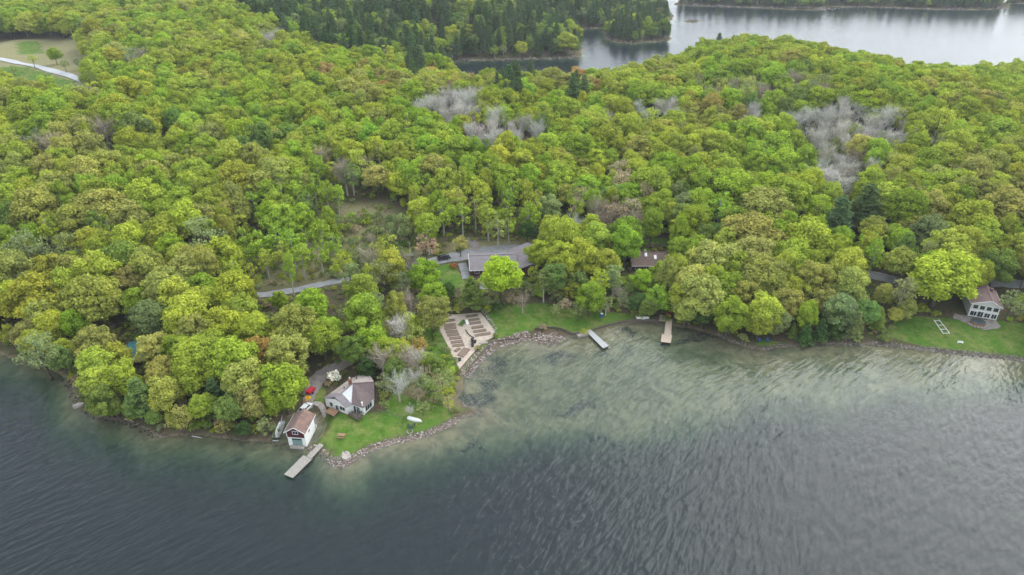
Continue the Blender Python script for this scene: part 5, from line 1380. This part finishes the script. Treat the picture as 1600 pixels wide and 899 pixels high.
for s_ in (-1, 1): MB().bar((s_ * .7, 0, 0), (s_ * .7, 0, .42), .08, .3).build('leg', M_TRIM, r0)
# rubble slab at the tip of the point
q = PT(541, 712); rb_ = random.Random(3)
o = MB().prism([(1.2 * math.cos(a) * rb_.uniform(.8, 1.15), 1.7 * math.sin(a) * rb_.uniform(.8, 1.15)) for a in [k * .7 for k in range(9)]], -.6, .22).build('rock_slab', M_STONE, None, q, .5, bevel=.08); tag(o, 'flat pale rock slab at the tip of the cottage point', 'rock')
q = PT(124, 634); o = MB().prism([(1.5 * math.cos(a) * rb_.uniform(.7, 1.2), 1.0 * math.sin(a) * rb_.uniform(.7, 1.2)) for a in [k * .78 for k in range(8)]], -1, .7).build('boulder', M_STONE, None, (q.x, q.y, .1), .3, bevel=.15); tag(o, 'pale boulder on the left hand wooded shore', 'boulder')

# ------------------------------------------------------------------ rocks, bushes, logs
def rock_mesh(seed):
    g = np.random.default_rng(seed); bm = bmesh.new(); bmesh.ops.create_icosphere(bm, subdivisions=1, radius=.5)
    for v in bm.verts: v.co *= g.uniform(.75, 1.25); v.co.z *= .65
    me = bpy.data.meshes.new('rock'); bm.to_mesh(me); bm.free(); me.materials.append(M_ROCK)
    at_ = me.attributes.new('vary', 'FLOAT', 'FACE'); at_.data.foreach_set('value', g.random(len(me.polygons)).astype(np.float32))
    return me
def rock_material():
    m, nt, out = mat_new('rock'); t = NT(nt); tint = t.n('ShaderNodeAttribute', attribute_type='INSTANCER', attribute_name='tint')
    geo = t.n('ShaderNodeNewGeometry'); k = t.noise(3.0, 5, .6, geo.outputs['Position'])
    c = t.mix(1.0, tint.outputs['Color'], t.math('MULTIPLY_ADD', k, 1.1, .4), 'MULTIPLY'); b = t.n('ShaderNodeBsdfPrincipled'); b.inputs['Roughness'].default_value = .9
    t.l(c, b.inputs['Base Color']); t.l(b.outputs[0], out.inputs['Surface']); return m
M_ROCK = rock_material()
rocks = [rock_mesh(k) for k in range(6)]
rp = []; rs = []; rt_ = []
def rocks_along(pts_px, n, w0, w1, s0, s1, tints):
    pts = [P(a, b, 0) for a, b in pts_px]; seg = [(pts[i + 1] - pts[i]).length for i in range(len(pts) - 1)]; tot = sum(seg)
    for _ in range(n):
        u = rng.uniform(0, tot); i = 0
        while u > seg[i] and i < len(seg) - 1: u -= seg[i]; i += 1
        d = (pts[i + 1] - pts[i]).normalized(); nrm = Vector((-d.y, d.x, 0)); q = pts[i] + d * u + nrm * rng.uniform(w0, w1)
        s = rng.uniform(s0, s1) * .66 * (1.0 if rng.random() < .88 else 1.5); z = h1(q.x, q.y)
        rp.append((q.x, q.y, max(z, -.5) + s * .12)); rs.append((s * rng.uniform(.8, 1.4), s, s)); b_ = np.array(tints[int(rng.integers(len(tints)))]) * rng.uniform(.7, 1.25); rt_.append(b_)
PINK = [(.26, .19, .16), (.32, .26, .22), (.16, .12, .11), (.40, .35, .31), (.20, .14, .14)]
GREY = [(.17, .145, .125), (.25, .22, .19), (.11, .095, .08)]
rocks_along([(512, 716), (524, 728), (538, 729), (550, 719), (575, 704), (600, 695), (640, 687), (670, 678), (700, 666), (716, 655)], 900, -.8, 1.1, .28, .7, PINK)
rocks_along([(545, 712), (532, 722), (520, 722)], 120, -1.2, 1.2, .3, .8, GREY)
rocks_along([(484, 699), (497, 705), (510, 712)], 90, -1.4, 1, .3, .8, PINK)
rocks_along([(716, 655), (736, 648), (751, 645), (738, 640), (722, 631)], 130, -.5, .8, .25, .6, GREY)
rocks_along([(728, 590), (742, 573), (753, 560), (766, 548), (783, 540), (806, 534)], 800, -1.0, 2.6, .3, .8, PINK)
rocks_along([(806, 534), (830, 530), (850, 537), (868, 536), (880, 528)], 620, -.8, 3.6, .3, .8, PINK)
rocks_along([(1120, 524), (1145, 535), (1170, 543), (1190, 547), (1210, 544), (1230, 541), (1300, 538), (1360, 539)], 420, -.5, .9, .25, .7, GREY)
rocks_along([(1360, 539), (1400, 541.5), (1450, 548.5), (1500, 554), (1550, 558.5), (1600, 563.5), (1680, 571)], 900, -.5, 1.3, .3, .85, GREY)
SHADE_GREY = [(.09, .075, .065), (.14, .12, .10), (.06, .05, .045)]  # rock colours darkened for the shade and tree reflections along the left shore
rocks_along([(100, 592), (112, 612), (120, 634), (150, 652), (200, 661), (250, 684)], 170, -.8, 1.3, .3, 1.1, SHADE_GREY)
rocks_along([(250, 684), (320, 681), (400, 691), (446, 698)], 130, -.6, .8, .25, .7, SHADE_GREY)
rocks_along([(640, 660), (620, 652), (600, 650), (580, 655)], 60, -1, 1, .25, .6, GREY)
rocks_along([(753, 490), (763, 503), (772, 516), (772, 527)], 110, -.6, .8, .3, .7, [(.40, .37, .33), (.30, .27, .25)])
rocks_along([(700, 96), (800, 93.5), (905, 91)], 160, -2, 3, 1.0, 3.2, GREY)
rocks_along([(905, 46), (946, 45), (950, 62), (985, 68), (1046, 63)], 120, -2, 3, 1, 3, GREY)
rocks_along([(1060, 8.5), (1160, 11.8), (1286, 15.5), (1340, 11.3), (1470, 15.7), (1570, 13.5)], 260, -3, 4, 1.5, 5, [(.20, .17, .15)])
rocks_along([(1068, 33.6), (1075, 34.3), (1083, 34.4), (1090, 33.4)], 26, -1.5, 2.5, 1.5, 3.6, GREY)
n = len(rp)
gn_instances('shore_rocks', rng.integers(0, 6, n), None, 'tumbled pinkish and grey rocks lining the shores', 'rocks', np.array(rp), rng.uniform(-.5, .5, (n, 3)) * np.array([.6, .6, 6.28]), np.array(rs), np.array(rt_), rocks)

# bushes and saplings under and between the trees
bu = []; lawn_px = LAWNS[:6] + LAWNS[7:8] + [GARD] + [[(352, 459), (540, 434), (700, 396), (830, 380), (830, 394), (760, 404), (735, 412), (735, 440), (715, 440), (690, 412), (540, 446), (430, 464), (352, 468)],
    [(470, 650), (478, 606), (500, 580), (560, 556), (570, 566), (515, 590), (500, 620), (560, 580), (585, 582), (600, 610), (590, 650), (510, 660)], [(1340, 420), (1640, 436), (1640, 458), (1560, 510), (1500, 505), (1340, 436)], [(735, 380), (850, 376), (870, 440), (735, 440)], [(984, 396), (1048, 396), (1048, 428), (984, 428)], [(440, 655), (500, 640), (500, 705), (440, 705)], [(722, 592), (735, 572), (760, 534), (835, 516), (885, 518), (900, 540), (830, 545), (790, 555), (745, 595)]]
gx, gy = np.meshgrid(np.arange(-190, 260, 2.6), np.arange(118, 330, 2.6)); gx = gx.ravel() + rng.uniform(-1.2, 1.2, gx.size); gy = gy.ravel() + rng.uniform(-1.2, 1.2, gy.size)
gd = land_d(gx, gy); k = gd > .9; gx, gy = gx[k], gy[k]; gz_ = hgt(gx, gy); bx, by, bd = proj(gx, gy, gz_)
bad = np.zeros(gx.shape, bool)
for q in lawn_px: bad |= inside(q, bx, by)
keep = (~bad) & (fbm(gx, gy, 9, 31) + rng.random(gx.size) * .5 > np.where(((bx > 590) & (bx < 724) & (by > 480) & (by < 660)) | ((bx > 515) & (bx < 655) & (by > 340) & (by < 440)), .42, .58))
gx, gy, gz_, bx, by = gx[keep], gy[keep], gz_[keep], bx[keep], by[keep]
inb = np.zeros(gx.shape, bool)
for q in BRUSHY: inb |= inside(q, bx, by)
n = len(gx); cls = np.array(['M', 'G', 'Y', 'S', 'T', 'O'])[rng.choice(6, n, p=[.26, .18, .16, .18, .12, .10])]
openb = (bx > 515) & (bx < 655) & (by > 340) & (by < 440)
sc = rng.uniform(.12, .34, n) * np.where(openb, 1.45, np.where(inb, .8, 1.0))
cls = np.where(openb & (rng.random(n) < .6), 'S', cls)
tin = np.array([jitter_tint(c) for c in cls])
gn_instances('undergrowth', rng.integers(0, 3, n), None, 'low green and brown brush growing between the trees and buildings', 'undergrowth', np.stack([gx, gy, gz_ - .1], 1), np.stack([np.zeros(n), np.zeros(n), rng.uniform(0, 6.28, n)], 1), np.stack([sc, sc, sc * rng.uniform(.8, 1.5, n)], 1), tin, [p[2] for p in PROTO['bush']])
def one_bush(px, py, rpx, cl, label, cat='bush', h=None):
    q = PT(px, py + rpx * .6); dep = q.y * CP - (q.z - H_CAM) * SP; r_ = rpx * dep / FOC
    c_me, w_me, _, pr, ph = PROTO['bush'][int(rng.integers(0, 3))]
    o = empty('bush', q, rng.uniform(0, 6), label, cat); o.scale = (r_ / pr, r_ / pr, (h or r_ * 1.5) / ph)
    c = link('crown', c_me, o); c['tint'] = [float(v) for v in TINT[cl]] if isinstance(cl, str) else list(cl); link('stem', w_me, o)
one_bush(522.5, 589, 11.5, 'X', 'white blossoming bush beside the gravel track and the cottage', h=3.6)
one_bush(709, 415.5, 6.5, (.36, .13, .04), 'russet rounded bush at the corner of the grey driveway', h=2.0)
one_bush(482, 622.5, 5.5, (.75, .55, .02), 'small yellow flowering bush behind the white car', h=1.4)
one_bush(762, 422, 7, (.45, .42, .03), 'yellow bush against the wall of the long grey roofed house', h=2)
one_bush(567, 645, 3.5, 'D', 'dark green bush at the corner of the cottage deck', h=1.4)
one_bush(778, 476, 13, 'D', 'dark low bush under the birch above the centre lawn', h=2.4)
one_bush(760, 473, 9, 'M', 'mid green low bush above the centre lawn, left of the dark one', h=2.0)
for k, (x, y, dx, dy) in enumerate([(425, 684, 6, -18), (438, 665, 3, -16), (300, 682, 16, 3), (195, 655, 14, 4)]):
    a, b = PT(x, y, .2), PT(x + dx, y + dy, .35)
    v, f = tube([(0, 0, 0), (b - a) * .5 + Vector((0, 0, .1)), b - a], [.17, .14, .07], 7); o = link('driftwood_log', np_mesh('log', v, [f], [M_PALEBARK], smooth=True), None, a)
    tag(o, ['grey log leaning on the bank beside the silver boat, nearer the woods', 'grey log lying behind the silver boat', 'grey log along the wooded shore left of the boathouse', 'grey log on the shore near the pale boulder'][k], 'log', 'driftwood on the left shore')

# ------------------------------------------------------------------ thin haze over the woods and lake
hz, nt_, out_ = mat_new('haze'); t = NT(nt_)
pv = t.n('ShaderNodeVolumePrincipled'); pv.inputs['Color'].default_value = (.86, .92, 1.0, 1); pv.inputs['Density'].default_value = HAZE; pv.inputs['Anisotropy'].default_value = .2
t.l(pv.outputs[0], out_.inputs['Volume'])
o = MB().box(-5300, -390, -61, 5300, 9300, 126).build('haze', hz); tag(o, kind='stuff')
